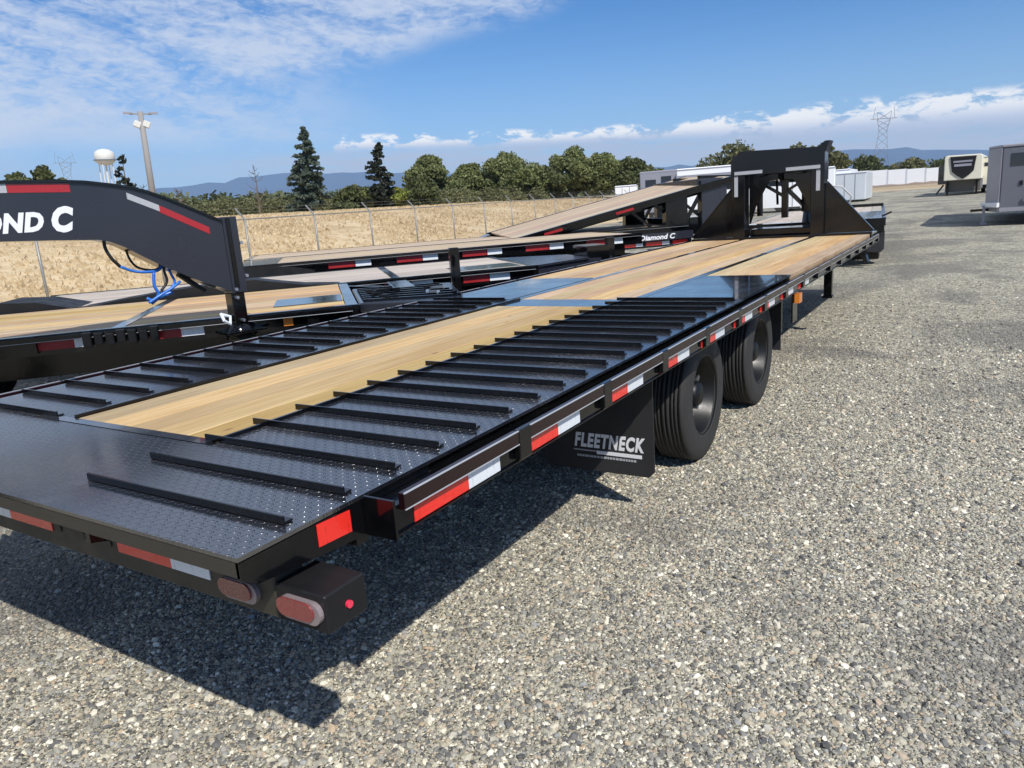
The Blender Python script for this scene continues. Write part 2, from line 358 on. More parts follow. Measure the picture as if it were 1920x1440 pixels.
def ground_mat():
    m, nb, p = mat('gravel_lot_and_dry_field')
    pos = nb.n('ShaderNodeNewGeometry').outputs['Position']
    s = nb.n('ShaderNodeSeparateXYZ', {0: pos})
    wob = nb.m('MULTIPLY', nb.m('SUBTRACT', nb.noise(pos, 0.25, 3.0), 0.5), 3.0)
    fx = nb.m('SUBTRACT', -13.9, nb.m('MULTIPLY', nb.m('SUBTRACT', s.outputs[1], 13.5), 0.1287))
    w = nb.m('ADD', nb.m('SUBTRACT', fx, s.outputs[0]), wob)
    far = nb.m('ADD', nb.m('SUBTRACT', s.outputs[1], 92.0), nb.m('MULTIPLY', wob, 2.0))
    field = nb.m('MAXIMUM', nb.mr(w, -0.3, 0.5), nb.mr(far, -2.0, 6.0))
    # gravel: two sizes of voronoi cell, each stone its own colour
    v1 = nb.n('ShaderNodeTexVoronoi', {'Vector': pos, 'Scale': 70.0, 'Randomness': 1.0})
    v2 = nb.n('ShaderNodeTexVoronoi', {'Vector': pos, 'Scale': 130.0, 'Randomness': 1.0})
    v3 = nb.n('ShaderNodeTexVoronoi', {'Vector': pos, 'Scale': 19.0, 'Randomness': 1.0})
    r1 = nb.n('ShaderNodeSeparateColor', {0: v1.outputs['Color']}).outputs[0]
    r2 = nb.n('ShaderNodeSeparateColor', {0: v2.outputs['Color']}).outputs[1]
    r3 = nb.n('ShaderNodeSeparateColor', {0: v3.outputs['Color']}).outputs[2]
    def ramp(f):
        cr = nb.n('ShaderNodeValToRGB', {0: f}); e = cr.color_ramp.elements
        e[0].position = 0.0; e[0].color = (0.065, 0.062, 0.057, 1); e[1].position = 1.0; e[1].color = (0.85, 0.81, 0.70, 1)
        for ps, c in ((0.22, (0.195, 0.185, 0.158, 1)), (0.5, (0.35, 0.33, 0.262, 1)), (0.72, (0.47, 0.435, 0.335, 1)), (0.88, (0.60, 0.55, 0.44, 1))):
            x = e.new(ps); x.color = c
        return cr.outputs[0]
    stone = nb.mix(nb.mr(v1.outputs['Distance'], 0.35, 0.75), ramp(r1), ramp(r2))
    stone = nb.mix(nb.mr(r3, 0.0, 1.0, 0.0, 0.25, False), stone, nb.mix(nb.mr(r3, 0.4, 0.6), (0.21, 0.205, 0.195, 1), (0.50, 0.47, 0.38, 1)))
    v4 = nb.n('ShaderNodeTexVoronoi', {'Vector': pos, 'Scale': 8.0}); r4 = nb.n('ShaderNodeSeparateColor', {0: v4.outputs['Color']}).outputs[0]
    v5 = nb.n('ShaderNodeTexVoronoi', {'Vector': pos, 'Scale': 27.0}); r5 = nb.n('ShaderNodeSeparateColor', {0: v5.outputs['Color']}).outputs[1]
    dcam = nb.n('ShaderNodeVectorMath', {0: pos, 1: (2.4, -0.9, 0.0)}, operation='DISTANCE').outputs['Value']
    k5 = nb.m('MULTIPLY', nb.m('SUBTRACT', r5, 0.5), nb.mr(dcam, 3.0, 9.0, 0.15, 0.75)); k4 = nb.m('MULTIPLY', nb.m('SUBTRACT', r4, 0.5), nb.mr(dcam, 8.0, 25.0, 0.0, 0.40))
    stone = nb.n('ShaderNodeVectorMath', {0: stone, 'Scale': nb.m('ADD', 0.97, nb.m('ADD', k4, k5))}, operation='SCALE').outputs[0]
    # damp / finer patches and wheel tracks of darker fines
    pt = nb.noise(pos, 0.42, 4.0, 0.6, 0.6); pt2 = nb.noise(nb.comb(nb.m('MULTIPLY', s.outputs[0], 1.0), nb.m('MULTIPLY', s.outputs[1], 0.12), 2.0), 0.9, 4.0, 0.6, 0.4)
    dk = nb.m('ADD', nb.mr(pt, 0.46, 0.60, 0.0, 0.58), nb.mr(pt2, 0.50, 0.68, 0.0, 0.28))
    stone = nb.n('ShaderNodeVectorMath', {0: stone, 1: (1.06, 1.05, 0.99)}, operation='MULTIPLY').outputs[0]
    stone = nb.mix(dk, stone, nb.mix(0.5, stone, (0.12, 0.115, 0.11, 1)))
    stone = nb.mix(nb.mr(dk, 0.0, 0.64, 0.0, 0.45, False), stone, (0.15, 0.142, 0.13, 1))
    # dry grass
    g1 = nb.noise(pos, 0.35, 6.0, 0.7); g2 = nb.noise(nb.comb(nb.m('MULTIPLY', s.outputs[0], 1.2), nb.m('MULTIPLY', s.outputs[1], 0.6), 0.0), 1.4, 7.0, 0.72, 0.3)
    gr = nb.mix(nb.mr(g2, 0.38, 0.62), (0.54, 0.41, 0.235, 1), (0.69, 0.55, 0.345, 1))
    gr = nb.mix(nb.mr(g1, 0.45, 0.62, 0.0, 0.7), gr, (0.42, 0.29, 0.145, 1))
    gr = nb.mix(nb.mr(far, 0.0, 12.0, 0.0, 0.6), gr, (0.27, 0.21, 0.14, 1))
    nb.set(p.inputs['Base Color'], nb.mix(field, stone, gr)); p.inputs['Roughness'].default_value = 0.85; p.inputs['Specular IOR Level'].default_value = 0.3
    hg = nb.m('ADD', nb.mr(v1.outputs['Distance'], 0.0, 0.8, 1.0, 0.0), nb.m('MULTIPLY', nb.mr(v2.outputs['Distance'], 0.0, 0.8, 1.0, 0.0), 0.5))
    b1 = nb.n('ShaderNodeBump', {'Strength': nb.mr(field, 0, 1, 0.8, 0.0), 'Distance': 0.012, 'Height': hg})
    b2 = nb.n('ShaderNodeBump', {'Strength': nb.mr(field, 0, 1, 0.0, 0.9), 'Distance': 0.12, 'Height': g2, 'Normal': b1.outputs[0]})
    nb.set(p.inputs['Normal'], b2.outputs[0]); return m
M['ground'] = ground_mat()
grid(spaced(-4800, 4800), spaced(-4800, 4800), 'ground', M['ground'], kind='structure')

# loose stones near the camera
def stones():
    def pebble(seed):
        r = np.random.default_rng(seed); bm = bmesh.new(); bmesh.ops.create_icosphere(bm, subdivisions=1, radius=1.0)
        sc = r.uniform((0.75, 0.65, 0.4), (1.15, 1.0, 0.75))
        for v in bm.verts:
            v.co = Vector([v.co[i]*sc[i] for i in range(3)])*float(r.uniform(0.78, 1.15))
        me = bpy.data.meshes.new('stone'); bm.to_mesh(me); bm.free(); me.materials.append(M['pebble']); return me
    m, nb, p = mat('loose_stone')
    rnd = nb.n('ShaderNodeObjectInfo').outputs['Random']
    cr = nb.n('ShaderNodeValToRGB', {0: rnd}); e = cr.color_ramp.elements
    e[0].color = (0.050, 0.050, 0.053, 1); e[1].color = (0.88, 0.84, 0.74, 1)
    for ps, c in ((0.18, (0.14, 0.14, 0.14, 1)), (0.40, (0.30, 0.29, 0.245, 1)), (0.58, (0.42, 0.395, 0.31, 1)), (0.68, (0.46, 0.35, 0.24, 1)), (0.76, (0.27, 0.28, 0.29, 1)), (0.88, (0.56, 0.52, 0.41, 1)), (0.95, (0.70, 0.66, 0.55, 1))):
        x = e.new(ps); x.color = c
    pos = nb.n('ShaderNodeNewGeometry').outputs['Position']; s = nb.n('ShaderNodeSeparateXYZ', {0: pos})
    pt = nb.noise(pos, 0.42, 4.0, 0.6, 0.6); pt2 = nb.noise(nb.comb(nb.m('MULTIPLY', s.outputs[0], 1.0), nb.m('MULTIPLY', s.outputs[1], 0.12), 2.0), 0.9, 4.0, 0.6, 0.4)
    dk = nb.m('ADD', nb.mr(pt, 0.46, 0.60, 0.0, 0.58), nb.mr(pt2, 0.50, 0.68, 0.0, 0.28))
    c = nb.mix(nb.mr(dk, 0.0, 0.64, 0.0, 0.6, False), cr.outputs[0], (0.14, 0.134, 0.125, 1))
    c = nb.n('ShaderNodeVectorMath', {0: c, 1: (1.12, 1.11, 1.05)}, operation='MULTIPLY').outputs[0]
    nb.set(p.inputs['Base Color'], nb.mix(nb.mr(nb.noise(pos, 120.0, 3.0), 0.3, 0.7, 0.0, 0.35), c, (0.2, 0.19, 0.17, 1))); p.inputs['Roughness'].default_value = 0.8
    M['pebble'] = m
    pebs = []
    hc = bpy.data.collections.new('stone_shapes')
    for k in range(6):
        o = bpy.data.objects.new('stone_shape', pebble(100+k)); hc.objects.link(o); pebs.append(o)
    N = 340000; cx, cy = 2.423, -0.857
    # polar scatter, thinning outwards
    r = 0.7+rng.gamma(2.0, 2.1, N); r = r[r < 17.0]; N = len(r); a = R(90+33)+rng.uniform(-R(42), R(42), N)
    X = cx+r*np.cos(a); Y = cy+r*np.sin(a)
    rad = np.clip(rng.lognormal(math.log(0.0050), 0.45, N), 0.0024, 0.018)*(1+0.05*np.maximum(0, r-3))
    me = bpy.data.meshes.new('gravel_stones'); me.vertices.add(N)
    me.vertices.foreach_set('co', np.stack([X, Y, rad*0.15], 1).astype(np.float32).ravel())
    at = me.attributes.new('rad', 'FLOAT', 'POINT'); at.data.foreach_set('value', rad.astype(np.float32))
    ar = me.attributes.new('rot', 'FLOAT_VECTOR', 'POINT')
    ar.data.foreach_set('vector', np.stack([rng.normal(0, .35, N), rng.normal(0, .35, N), rng.uniform(0, 6.28, N)], 1).astype(np.float32).ravel())
    o = put('gravel_stones', me, kind='stuff', label='loose grey and tan crushed stones covering the near part of the lot', cat='gravel')
    gt = bpy.data.node_groups.new('scatter_stones', 'GeometryNodeTree')
    gt.interface.new_socket('Geometry', in_out='INPUT', socket_type='NodeSocketGeometry'); gt.interface.new_socket('Geometry', in_out='OUTPUT', socket_type='NodeSocketGeometry')
    gi = gt.nodes.new('NodeGroupInput'); go = gt.nodes.new('NodeGroupOutput')
    mp = gt.nodes.new('GeometryNodeMeshToPoints'); ip = gt.nodes.new('GeometryNodeInstanceOnPoints'); ci = gt.nodes.new('GeometryNodeCollectionInfo')
    ci.inputs['Collection'].default_value = hc; ci.inputs['Separate Children'].default_value = True; ci.inputs['Reset Children'].default_value = True
    nr = gt.nodes.new('GeometryNodeInputNamedAttribute'); nr.data_type = 'FLOAT'; nr.inputs[0].default_value = 'rad'
    nv = gt.nodes.new('GeometryNodeInputNamedAttribute'); nv.data_type = 'FLOAT_VECTOR'; nv.inputs[0].default_value = 'rot'
    L = gt.links.new
    L(gi.outputs[0], mp.inputs['Mesh']); L(mp.outputs[0], ip.inputs['Points']); L(ci.outputs[0], ip.inputs['Instance']); ip.inputs['Pick Instance'].default_value = True
    L(nv.outputs['Attribute'], ip.inputs['Rotation']); L(nr.outputs['Attribute'], ip.inputs['Scale']); L(ip.outputs[0], go.inputs[0])
    md = o.modifiers.new('scatter', 'NODES'); md.node_group = gt
stones()

# mountains
def ridge(name, pts, depth, m, drop, seed, zoff=0):
    r = np.random.default_rng(seed); vs = []; fs = []
    P = []
    for (x0, y0, z0), (x1, y1, z1) in zip(pts[:-1], pts[1:]):
        n = max(2, int(math.hypot(x1-x0, y1-y0)/60))
        for i in range(n): t = i/n; P.append((x0+(x1-x0)*t, y0+(y1-y0)*t, z0+(z1-z0)*t+r.normal(0, 4)))
    rows = 6
    for x, y, z in P:
        d = math.hypot(x, y); ux, uy = x/d, y/d
        for k in range(rows):
            t = k/(rows-1); vs.append((x-ux*depth*(1-t), y-uy*depth*(1-t), (z-drop)*t**1.3+drop+(r.normal(0, 5) if 0 < k < rows-1 else 0)))
    for i in range(len(P)-1):
        for k in range(rows-1): a = i*rows+k; fs.append((a, a+rows, a+rows+1, a+1))
    me = bpy.data.meshes.new(name); me.from_pydata(vs, [], fs); me.materials.append(m); me.shade_smooth()
    return put(name, me, kind='structure')
M['hill'] = simple('haze_tinted_forest_slopes', (0.065, 0.11, 0.19), 0.9, var=0.2, scale=0.004)  # blue of the distance haze is mixed into this base colour
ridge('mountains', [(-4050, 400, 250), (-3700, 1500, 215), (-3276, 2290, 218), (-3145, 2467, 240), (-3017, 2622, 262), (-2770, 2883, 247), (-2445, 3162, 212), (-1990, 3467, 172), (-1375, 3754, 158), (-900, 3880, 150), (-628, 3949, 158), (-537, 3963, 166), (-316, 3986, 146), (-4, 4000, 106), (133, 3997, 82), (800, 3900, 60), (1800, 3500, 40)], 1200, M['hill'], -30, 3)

# ------------------------------------------------------------------ the long black flatbed trailer
ZD = 0.87
T1 = thing('flatbed_trailer', 'long black flatbed trailer with pine deck and cleated steel tail, nearest to the camera', 'trailer')
def boards(parent, m, x0, x1, y0, y1, zt, n, gap=0.006, th=0.035, jit=0.0015, cut=None):
    w = (x1-x0)/n; me = None
    me = MB().box(-w/2+gap/2, w/2-gap/2, 0, y1-y0, -th, 0).mesh('board', m, bevel=0.003)
    for i in range(n):
        put('board', me, parent, loc=(x0+w*(i+.5), y0+random.uniform(-.003, .003), zt+random.uniform(-jit, jit)))
blk = M['black']
# deck steel
box('tail_plate', M['tread'], T1, -1.19, 1.19, 0.0, 0.50, ZD-0.010, ZD)
box('tread_plate', M['tread'], T1, 0.432, 1.19, 0.503, 3.80, ZD-0.010, ZD)
box('tread_plate', M['tread'], T1, -1.19, -0.444, 0.503, 3.80, ZD-0.010, ZD)
box('cross_strip', M['sheet'], T1, -0.62, 0.40, 0.503, 0.545, ZD-0.012, ZD+0.002)
box('cross_strip', M['sheet'], T1, -0.428, 0.42, 3.47, 3.81, ZD-0.012, ZD-0.002)
box('wheel_cover_plate', M['sheet'], T1, 0.508, 1.18, 3.803, 5.20, ZD-0.012, ZD+0.001)
box('wheel_cover_plate', M['sheet'], T1, -1.18, -0.508, 3.803, 5.20, ZD-0.012, ZD+0.001)
for s in (-1, 1):
    box('edge_bar', blk, T1, *sorted((s*0.421, s*0.431)), 0.55, 3.79, ZD-0.06, ZD+0.012)
    a, c = sorted((s*0.43, s*0.497))
    for y0, y1, mm in ((3.82, 5.9, M['sheet']), (5.91, 7.35, blk), (7.36, 8.6, M['sheet']), (8.61, 9.95, blk)):
        box('deck_strip', mm, T1, a, c, y0, y1, ZD-0.03, ZD-0.005 if mm is blk else ZD-0.001)
boards(T1, M['pine'], -0.417, 0.417, 0.548, 3.465, ZD, 5)
boards(T1, M['pine'], -0.425, 0.425, 3.815, 9.98, ZD, 5)
boards(T1, M['pine'], 0.505, 1.18, 5.205, 9.98, ZD, 4)
boards(T1, M['pine'], -1.18, -0.505, 5.205, 9.98, ZD, 4)
# cleats
def cleat_mesh(L, bar=0.035):
    mb = MB(); mb.box(0, L, -0.003, 0.004, 0.001, bar); mb.box(0, L, 0.004, 0.026, 0.001, 0.007)
    return mb.mesh('cleat', blk, bevel=0.0012)
cR = cleat_mesh(0.785, 0.021); cL = cleat_mesh(0.66, 0.021)
for i in range(20):
    y = 0.158+0.1885*i
    put('cleat', cR, T1, loc=(0.366, y, ZD), rot=(0, 0, random.uniform(-.002, .002)))
    if i >= 2: put('cleat', cL, T1, loc=(-1.185, y, ZD))
# frame
fr = MB().prism([(-0.0, ZD-0.012), (-0.0, ZD-0.046), (0.012, ZD-0.05), (0.03, ZD-0.05), (0.03, ZD-0.012)], 'x', -1.19, 1.19)
fas = fr.build('tail_fascia', M['dusty'], T1)
bb = MB(); bb.box(-1.145, 1.145, 0.112, 0.20, ZD-0.207, ZD-0.07); bb.build('tail_bumper', M['dusty'], T1, bevel=0.004)
for x0, x1, mm in ((-0.13, -0.03, 'white'), (-0.03, 0.21, 'red'), (0.54, 0.77, 'red'), (0.77, 0.92, 'white'), (-.46, -.25, 'red'), (-.72, -.47, 'white')):
    box('reflective_tape', M[mm], T1, x0, x1, 0.109, 0.1115, ZD-0.160, ZD-0.128)
for x in (0.25, 0.375, 0.50):
    mb = MB(); mb.tube([(x, 0.109, ZD-0.145), (x, 0.114, ZD-0.145)], 0.010, 10); mb.build('bolt_hole', M['hose_black'], T1)
for s in (-1, 1):
    mb = MB(); mb.prism([(0.0, ZD-0.012), (0.0, ZD-0.05), (0.04, ZD-0.075), (0.62, ZD-0.125), (0.62, ZD-0.012)], 'x', *sorted((s*1.192, s*1.182))); mb.build('side_skirt', blk, T1)
    mb = MB(); mb.prism([(0.21, ZD-0.014), (0.21, ZD-0.068), (0.315, ZD-0.073), (0.315, ZD-0.019)], 'x', *sorted((s*1.1925, s*1.1945))); mb.build('reflective_tape', M['red'], T1)
    # outer channel and rub rail
    x0, x1 = sorted((s*1.20, s*1.262))
    box('side_channel', blk, T1, *sorted((s*1.15, s*1.264)), 0.63, 9.98, ZD-0.10, ZD-0.03)
    box('side_channel', blk, T1, *sorted((s*1.196, s*1.264)), 0.371, 0.629, ZD-0.10, ZD-0.03)
    box('channel_lower_flange', blk, T1, *sorted((s*1.2645, s*1.272)), 0.372, 9.98, ZD-0.104, ZD-0.100)
    box('channel_end_cap', blk, T1, *sorted((s*1.195, s*1.289)), 0.362, 0.37, ZD-0.102, ZD-0.002)
    seg = MB(); seg.box(*sorted((s*1.2645, s*1.286)), 0, 0.53, -0.044, 0.0); seg = seg.mesh('rub_rail', M['maroon'], bevel=0.002)
    ln = MB(); ln.box(*sorted((s*1.283, s*1.2875)), 0, 0.53, -0.0015, 0.0015); ln = ln.mesh('rail_edge_glint', M['text_grey'])  # pale strip: sun glint on the rail lips, painted in as colour
    pk = MB(); pk.box(*sorted((s*1.2645, s*1.2865)), 0, 0.070, -0.094, 0.001); pk = pk.mesh('stake_pocket', blk, bevel=0.003)
    for k in range(16):
        y = 0.408+0.60*k
        if y+.53 > 9.95: break
        ro = put('rub_rail', seg, T1, loc=(0, y, ZD)); put('rail_edge_glint', ln, ro, loc=(0, 0, 0.0)); put('rail_edge_glint', ln, ro, loc=(0, 0, -0.041))
        put('stake_pocket', pk, T1, loc=(0, y+0.5325, ZD))
        yt = 0.46 if k == 0 else 0.98+0.583*(k-1)
        if k > 8: continue
        c_ = s*1.266
        if s > 0 or True:
            tm = 'red'; 
            mb = MB().box(*sorted((s*1.2642, s*1.2665)), 0, 0.235, -0.097, -0.048).mesh('reflective_tape', M['red']); put('reflective_tape', mb, T1, loc=(0, yt, ZD))
            mb = MB().box(*sorted((s*1.2642, s*1.2665)), 0, 0.16, -0.097, -0.048).mesh('reflective_tape', M['white']); put('reflective_tape', mb, T1, loc=(0, yt+0.236, ZD))
# tail lamp boxes
def oval(w, h, d, n=10):
    pts = []
    for k in range(n+1): a = -math.pi/2+math.pi*k/n; pts.append((w/2-h/2+math.cos(a)*h/2, math.sin(a)*h/2))
    for k in range(n+1): a = math.pi/2+math.pi*k/n; pts.append((-w/2+h/2+math.cos(a)*h/2, math.sin(a)*h/2))
    return pts
def lamp(x, y, z, parent):
    l = put('tail_lamp', MB().prism(oval(0.128, 0.052, 0), 'y', -0.012, 0.0).mesh('tail_lamp', M['lens_rim']), parent, loc=(x, y, z))
    mb = MB().prism(oval(0.112, 0.043, 0), 'y', -0.017, -0.0125); mb.v = [(a-0.008, b_, c_+0.003) for a, b_, c_ in mb.v]
    mb.build('lens', M['lens'], l)
for s in (-1, 1):
    lb = MB(); lb.box(*sorted((s*1.1455, s*1.30)), 0.112, 0.235, ZD-0.208, ZD-0.118)
    lbx = lb.build('lamp_box', M['satin'], T1, bevel=0.004)
    lamp(s*1.228, 0.112, ZD-0.160, T1); lamp(s*1.030, 0.112, ZD-0.157, T1)
    mb = MB(); mb.tube([(s*1.2995, 0.175, ZD-0.165), (s*1.307, 0.175, ZD-0.165)], 0.009, 12); mb.build('side_marker', M['marker'], T1, smooth=False)
# main beams, cross members
for s in (-1, 1):
    mb = MB(); mb.box(s*0.5-0.08, s*0.5+0.08, 1.2, 10.4, ZD-0.07, ZD-0.055); mb.box(s*0.5-0.01, s*0.5+0.01, 1.2, 10.4, ZD-0.42, ZD-0.07); mb.box(s*0.5-0.08, s*0.5+0.08, 1.2, 10.4, ZD-0.435, ZD-0.42)
    mb.build('main_beam', blk, T1)
    mb = MB(); mb.prism([(0.06, ZD-0.06), (0.06, ZD-0.12), (1.2, ZD-0.42), (1.2, ZD-0.06)], 'x', s*0.5-0.01, s*0.5+0.01); mb.build('tail_beam', blk, T1)
cm = MB().box(-1.19, 1.19, -0.02, 0.02, -0.12, -0.045).mesh('cross_member', blk)
for k in range(24): put('cross_member', cm, T1, loc=(0, 0.35+0.4*k, ZD))
# axles + dual wheels
RT, WT = 0.388, 0.228
def tyre_profile():
    h = WT/2; r = RT
    pr = [(-h*0.78, 0.225), (-h*0.90, 0.236), (-h*0.955, 0.242), (-h*0.94, 0.250), (-h, 0.29), (-h*0.985, 0.325), (-h*0.90, 0.360), (-h*0.80, r-0.006)]
    for gx, gw in ((-0.62, .004), (-0.42, .0025), (-0.24, .005), (0.0, .003), (0.24, .005), (0.42, .0025), (0.62, .004)):
        pr += [(gx*h-gw-0.001, r-0.004*abs(gx)), (gx*h-gw, r-0.011), (gx*h+gw, r-0.011), (gx*h+gw+0.001, r-0.004*abs(gx))]
    pr += [(h*0.80, r-0.006), (h*0.90, 0.360), (h*0.985, 0.325), (h, 0.29), (h*0.94, 0.250), (h*0.955, 0.242), (h*0.90, 0.236), (h*0.78, 0.225)]
    return pr
tyre_me = MB().lathe(tyre_profile(), 56).mesh('tyre', M['rubber'], smooth=False)
for pl in tyre_me.polygons: pl.use_smooth = True
def rim_me(sgn):
    mb = MB(); s = sgn
    mb.lathe([(s*0.098, 0.226), (s*0.104, 0.235), (s*0.09, 0.232), (s*0.075, 0.212), (-s*0.05, 0.205), (-s*0.06, 0.19), (-s*0.045, 0.165), (-s*0.02, 0.12), (-s*0.02, 0.06)], 40)
    mb.lathe([(-s*0.02, 0.09), (s*0.055, 0.075), (s*0.075, 0.06), (s*0.08, 0.0)], 24)
    me = mb.mesh('rim', M['rim'], smooth=True)
    return me
lug = MB().tube([(0, 0, 0), (0.055, 0, 0)], 0.019, 6).mesh('lug_nut', M['steel'])
def axle_pair(parent, yc, xo=1.12, r=RT, z=0.0, inner=True):
    mb = MB(); mb.tube([(-0.95, yc, r+z), (0.95, yc, r+z)], 0.06, 12); mb.build('axle', blk, parent)
    for s in (-1, 1):
        for k, xc in enumerate((xo-WT/2, xo-WT*1.5-0.03)):
            if k and not inner: continue
            w = put('wheel', rims[s], parent, loc=(s*xc, yc, r+z), rot=(random.uniform(0, 6), 0, 0))
            put('tyre', tyre_me, w)
            if k == 0:
                for q in range(8):
                    a = q*math.pi/4; put('lug_nut', lug, w, loc=(-s*0.02+(s*0.0 if s > 0 else -0.028), 0.120*math.cos(a), 0.120*math.sin(a)))
                for q in range(8):
                    a = (q+.5)*math.pi/4; put('hand_hole', hole_me, w, loc=(-s*0.035, 0.158*math.cos(a), 0.158*math.sin(a)), rot=(a, 0, 0))
hole_me = MB().lathe([(-0.006, 0.0), (-0.006, 0.022), (0.006, 0.022), (0.006, 0.0)], 10).mesh('hand_hole', M['hose_black'])
rims = {1: rim_me(1), -1: rim_me(-1)}
axle_pair(T1, 3.27); axle_pair(T1, 4.56)
# mudflaps
for s in (-1, 1):
    c = 0.835*s; pts = []
    for px_, pz_ in ((-0.305, 0.78), (-0.305, 0.22), (-0.275, 0.19), (0.275, 0.19), (0.305, 0.22), (0.305, 0.78)): pts.append((c+px_, pz_))
    mb = MB(); mb.prism(pts, 'y', 2.375, 2.383); fl = mb.build('mudflap', M['flap'], T1)
    me = text_mesh('FLEETNECK', 0.098, M['letter'], 0.0008, 0.24, 0.0042, 0.78, 1.16)
    wtx = max(v.co.x for v in me.vertices)
    for v in me.vertices: v.co.x *= 0.385/wtx
    t = put('lettering', me, fl, loc=(c-0.125 if s > 0 else c-0.2, 2.3735, 0.318), rot=(R(90), 0, 0))
    x0 = c-0.13 if s > 0 else c-0.2
    box('underline_bar', M['letter'], fl, x0+0.13, x0+0.372, 2.372, 2.3745, 0.283, 0.301)
    box('underline_bar', M['text_grey'], fl, x0, x0+0.128, 2.372, 2.3745, 0.294, 0.300)
    mb = MB(); xx = x0+0.02
    while xx < x0+0.34:
        w_ = random.uniform(0.008, 0.016); mb.box(xx, xx+w_, 2.372, 2.3745, 0.262, 0.273); xx += w_+0.0045
    mb.build('small_print', M['text_grey'], fl)
# landing legs, lamps near the front wheels
for s in (-1, 1):
    mb = MB(); mb.box(s*1.08-0.04, s*1.08+0.04, 7.50, 7.585, 0.40, 0.78); lg = mb.build('landing_leg', blk, T1, bevel=0.004)
    mb = MB(); mb.box(s*1.08-0.05, s*1.08+0.05, 7.49, 7.595, 0.375, 0.40); mb.build('leg_foot', blk, lg)
    mb = MB(); mb.box(s*1.03-0.02, s*1.03+0.02, 5.5, 5.53, 0.36, 0.77); mb.build('fender_bracket', blk, T1)
    box('side_marker', M['amber'], T1, *sorted((s*1.265, s*1.30)), 4.93, 5.03, ZD-0.185, ZD-0.115)
    mb = MB(); mb.box(*sorted((s*1.25, s*1.26)), 4.90, 5.06, ZD-0.33, ZD-0.10); mb.build('marker_bracket', blk, T1)
    mb = MB(); mb.box(s*0.84-0.3, s*0.84+0.3, 5.06, 5.07, 0.30, 0.78); mb.build('front_mudflap', M['flap'], T1)
mb = MB(); mb.tube([(-1.0, 7.53, 0.62), (1.0, 7.53, 0.62)], 0.022, 8); mb.build('cross_shaft', blk, T1)
# gooseneck
NY = 9.99
mb = MB(); mb.box(-1.2, 1.2, 9.985, 10.06, ZD-0.10, ZD+0.03); mb.build('front_bulkhead_beam', blk, T1, bevel=0.004)
for s in (-1, 1):
    mb = MB(); mb.box(s*0.52-0.085, s*0.52+0.085, NY, NY+0.25, ZD-0.05, 2.02); up = mb.build('neck_upright', blk, T1, bevel=0.006)
    mb = MB(); mb.prism([(s*0.605, 1.56), (s*0.66, 1.56), (s*1.20, ZD+0.06), (s*1.20, ZD+0.031), (s*0.605, ZD+0.031)], 'y', NY+0.08, NY+0.10); gs = mb.build('gusset_plate', blk, T1)
    mb = MB(); mb.bar((s*0.63, NY+0.09, 1.58), (s*1.21, NY+0.09, ZD+0.05), 0.07, 0.012, up=Vector((0, 1, 0)).cross(Vector((s*0.58, 0, -0.65)))); mb.build('gusset_flange', blk, gs)
    mb = MB(); mb.prism([(s*0.435, 1.80), (s*0.435, ZD+0.2), (s*0.42, ZD+0.2), (s*0.35, 1.30), (s*0.17, 1.64), (s*0.04, 1.66), (s*0.04, 1.80)], 'y', NY+0.26, NY+0.30) ; mb.build('inner_brace', blk, T1)
    x0, x1 = sorted((s*0.10, s*0.545))
    if s > 0:
        box('reflective_tape', M['text_grey'], up, 0.12, 0.555, NY-0.016, NY-0.013, 1.755, 1.80); box('reflective_tape', M['text_grey'], up, 0.505, 0.555, NY-0.004, NY-0.001, 1.47, 1.754)
    else:
        box('reflective_tape', M['text_grey'], up, -0.57, -0.19, NY-0.016, NY-0.013, 1.755, 1.80); box('reflective_tape', M['text_grey'], up, -0.575, -0.525, NY-0.004, NY-0.001, 1.46, 1.754)
    mb = MB(); mb.prism([(NY+0.1, 2.04), (NY+0.1, 1.72), (12.0, 1.62), (12.0, 1.92), (11.7, 1.99)], 'x', s*0.26-0.05, s*0.26+0.05) ; mb.build('neck_beam', blk, T1)
mb = MB(); mb.prism([(-0.62, 1.74), (-0.62, 1.93), (-0.50, 2.07), (0.52, 2.03), (0.60, 2.0), (0.60, 1.74)], 'y', NY-0.012, NY+0.0-0.001); mb.build('neck_head_plate', blk, T1)
mb = MB(); mb.prism([(-0.61, 1.80), (-0.61, 1.92), (-0.50, 2.06), (0.52, 2.02), (0.59, 1.99), (0.59, 1.80)], 'y', NY+0.001, NY+0.35); mb.build('neck_crossbox', blk, T1)
mb = MB(); mb.prism([(0.50, 2.02), (0.60, 2.10), (0.66, 2.10), (0.60, 1.95), (0.56, 1.95)], 'y', NY+0.02, NY+0.30); mb.build('winch_bracket', blk, T1)
mb = MB(); mb.box(-0.43, 0.43, NY+0.28, NY+0.85, ZD-0.05, ZD+0.12); mb.build('toolbox', blk, T1, bevel=0.01)
mb = MB(); mb.box(-1.18, 1.18, 10.06, 10.75, ZD-0.02, ZD+0.0); mb.build('front_walk_plate', M['sheet'], T1)
mb = MB(); mb.box(-0.07, 0.01, 10.6, 10.70, 1.12, 1.75); lk = mb.build('jack_column', blk, T1); mb = MB(); mb.bar((-0.34, 10.6, 1.62), (-0.04, 10.64, 1.42), 0.045); mb.bar((0.30, 10.6, 1.66), (0.0, 10.64, 1.50), 0.035); mb.build('jack_brace', blk, lk)
mb = MB(); mb.box(-0.32, 0.32, 11.9, 12.05, 1.62, 1.90); mb.build('neck_cross_beam', blk, T1)
mb = MB(); mb.box(-0.075, 0.075, 12.06, 12.21, 1.15, 1.98); cp = mb.build('coupler_tube', blk, T1); mb = MB(); mb.tube([(0, 12.13, 0.98), (0, 12.13, 1.2)], [0.08, 0.055], 12); mb.build('coupler_socket', blk, cp)
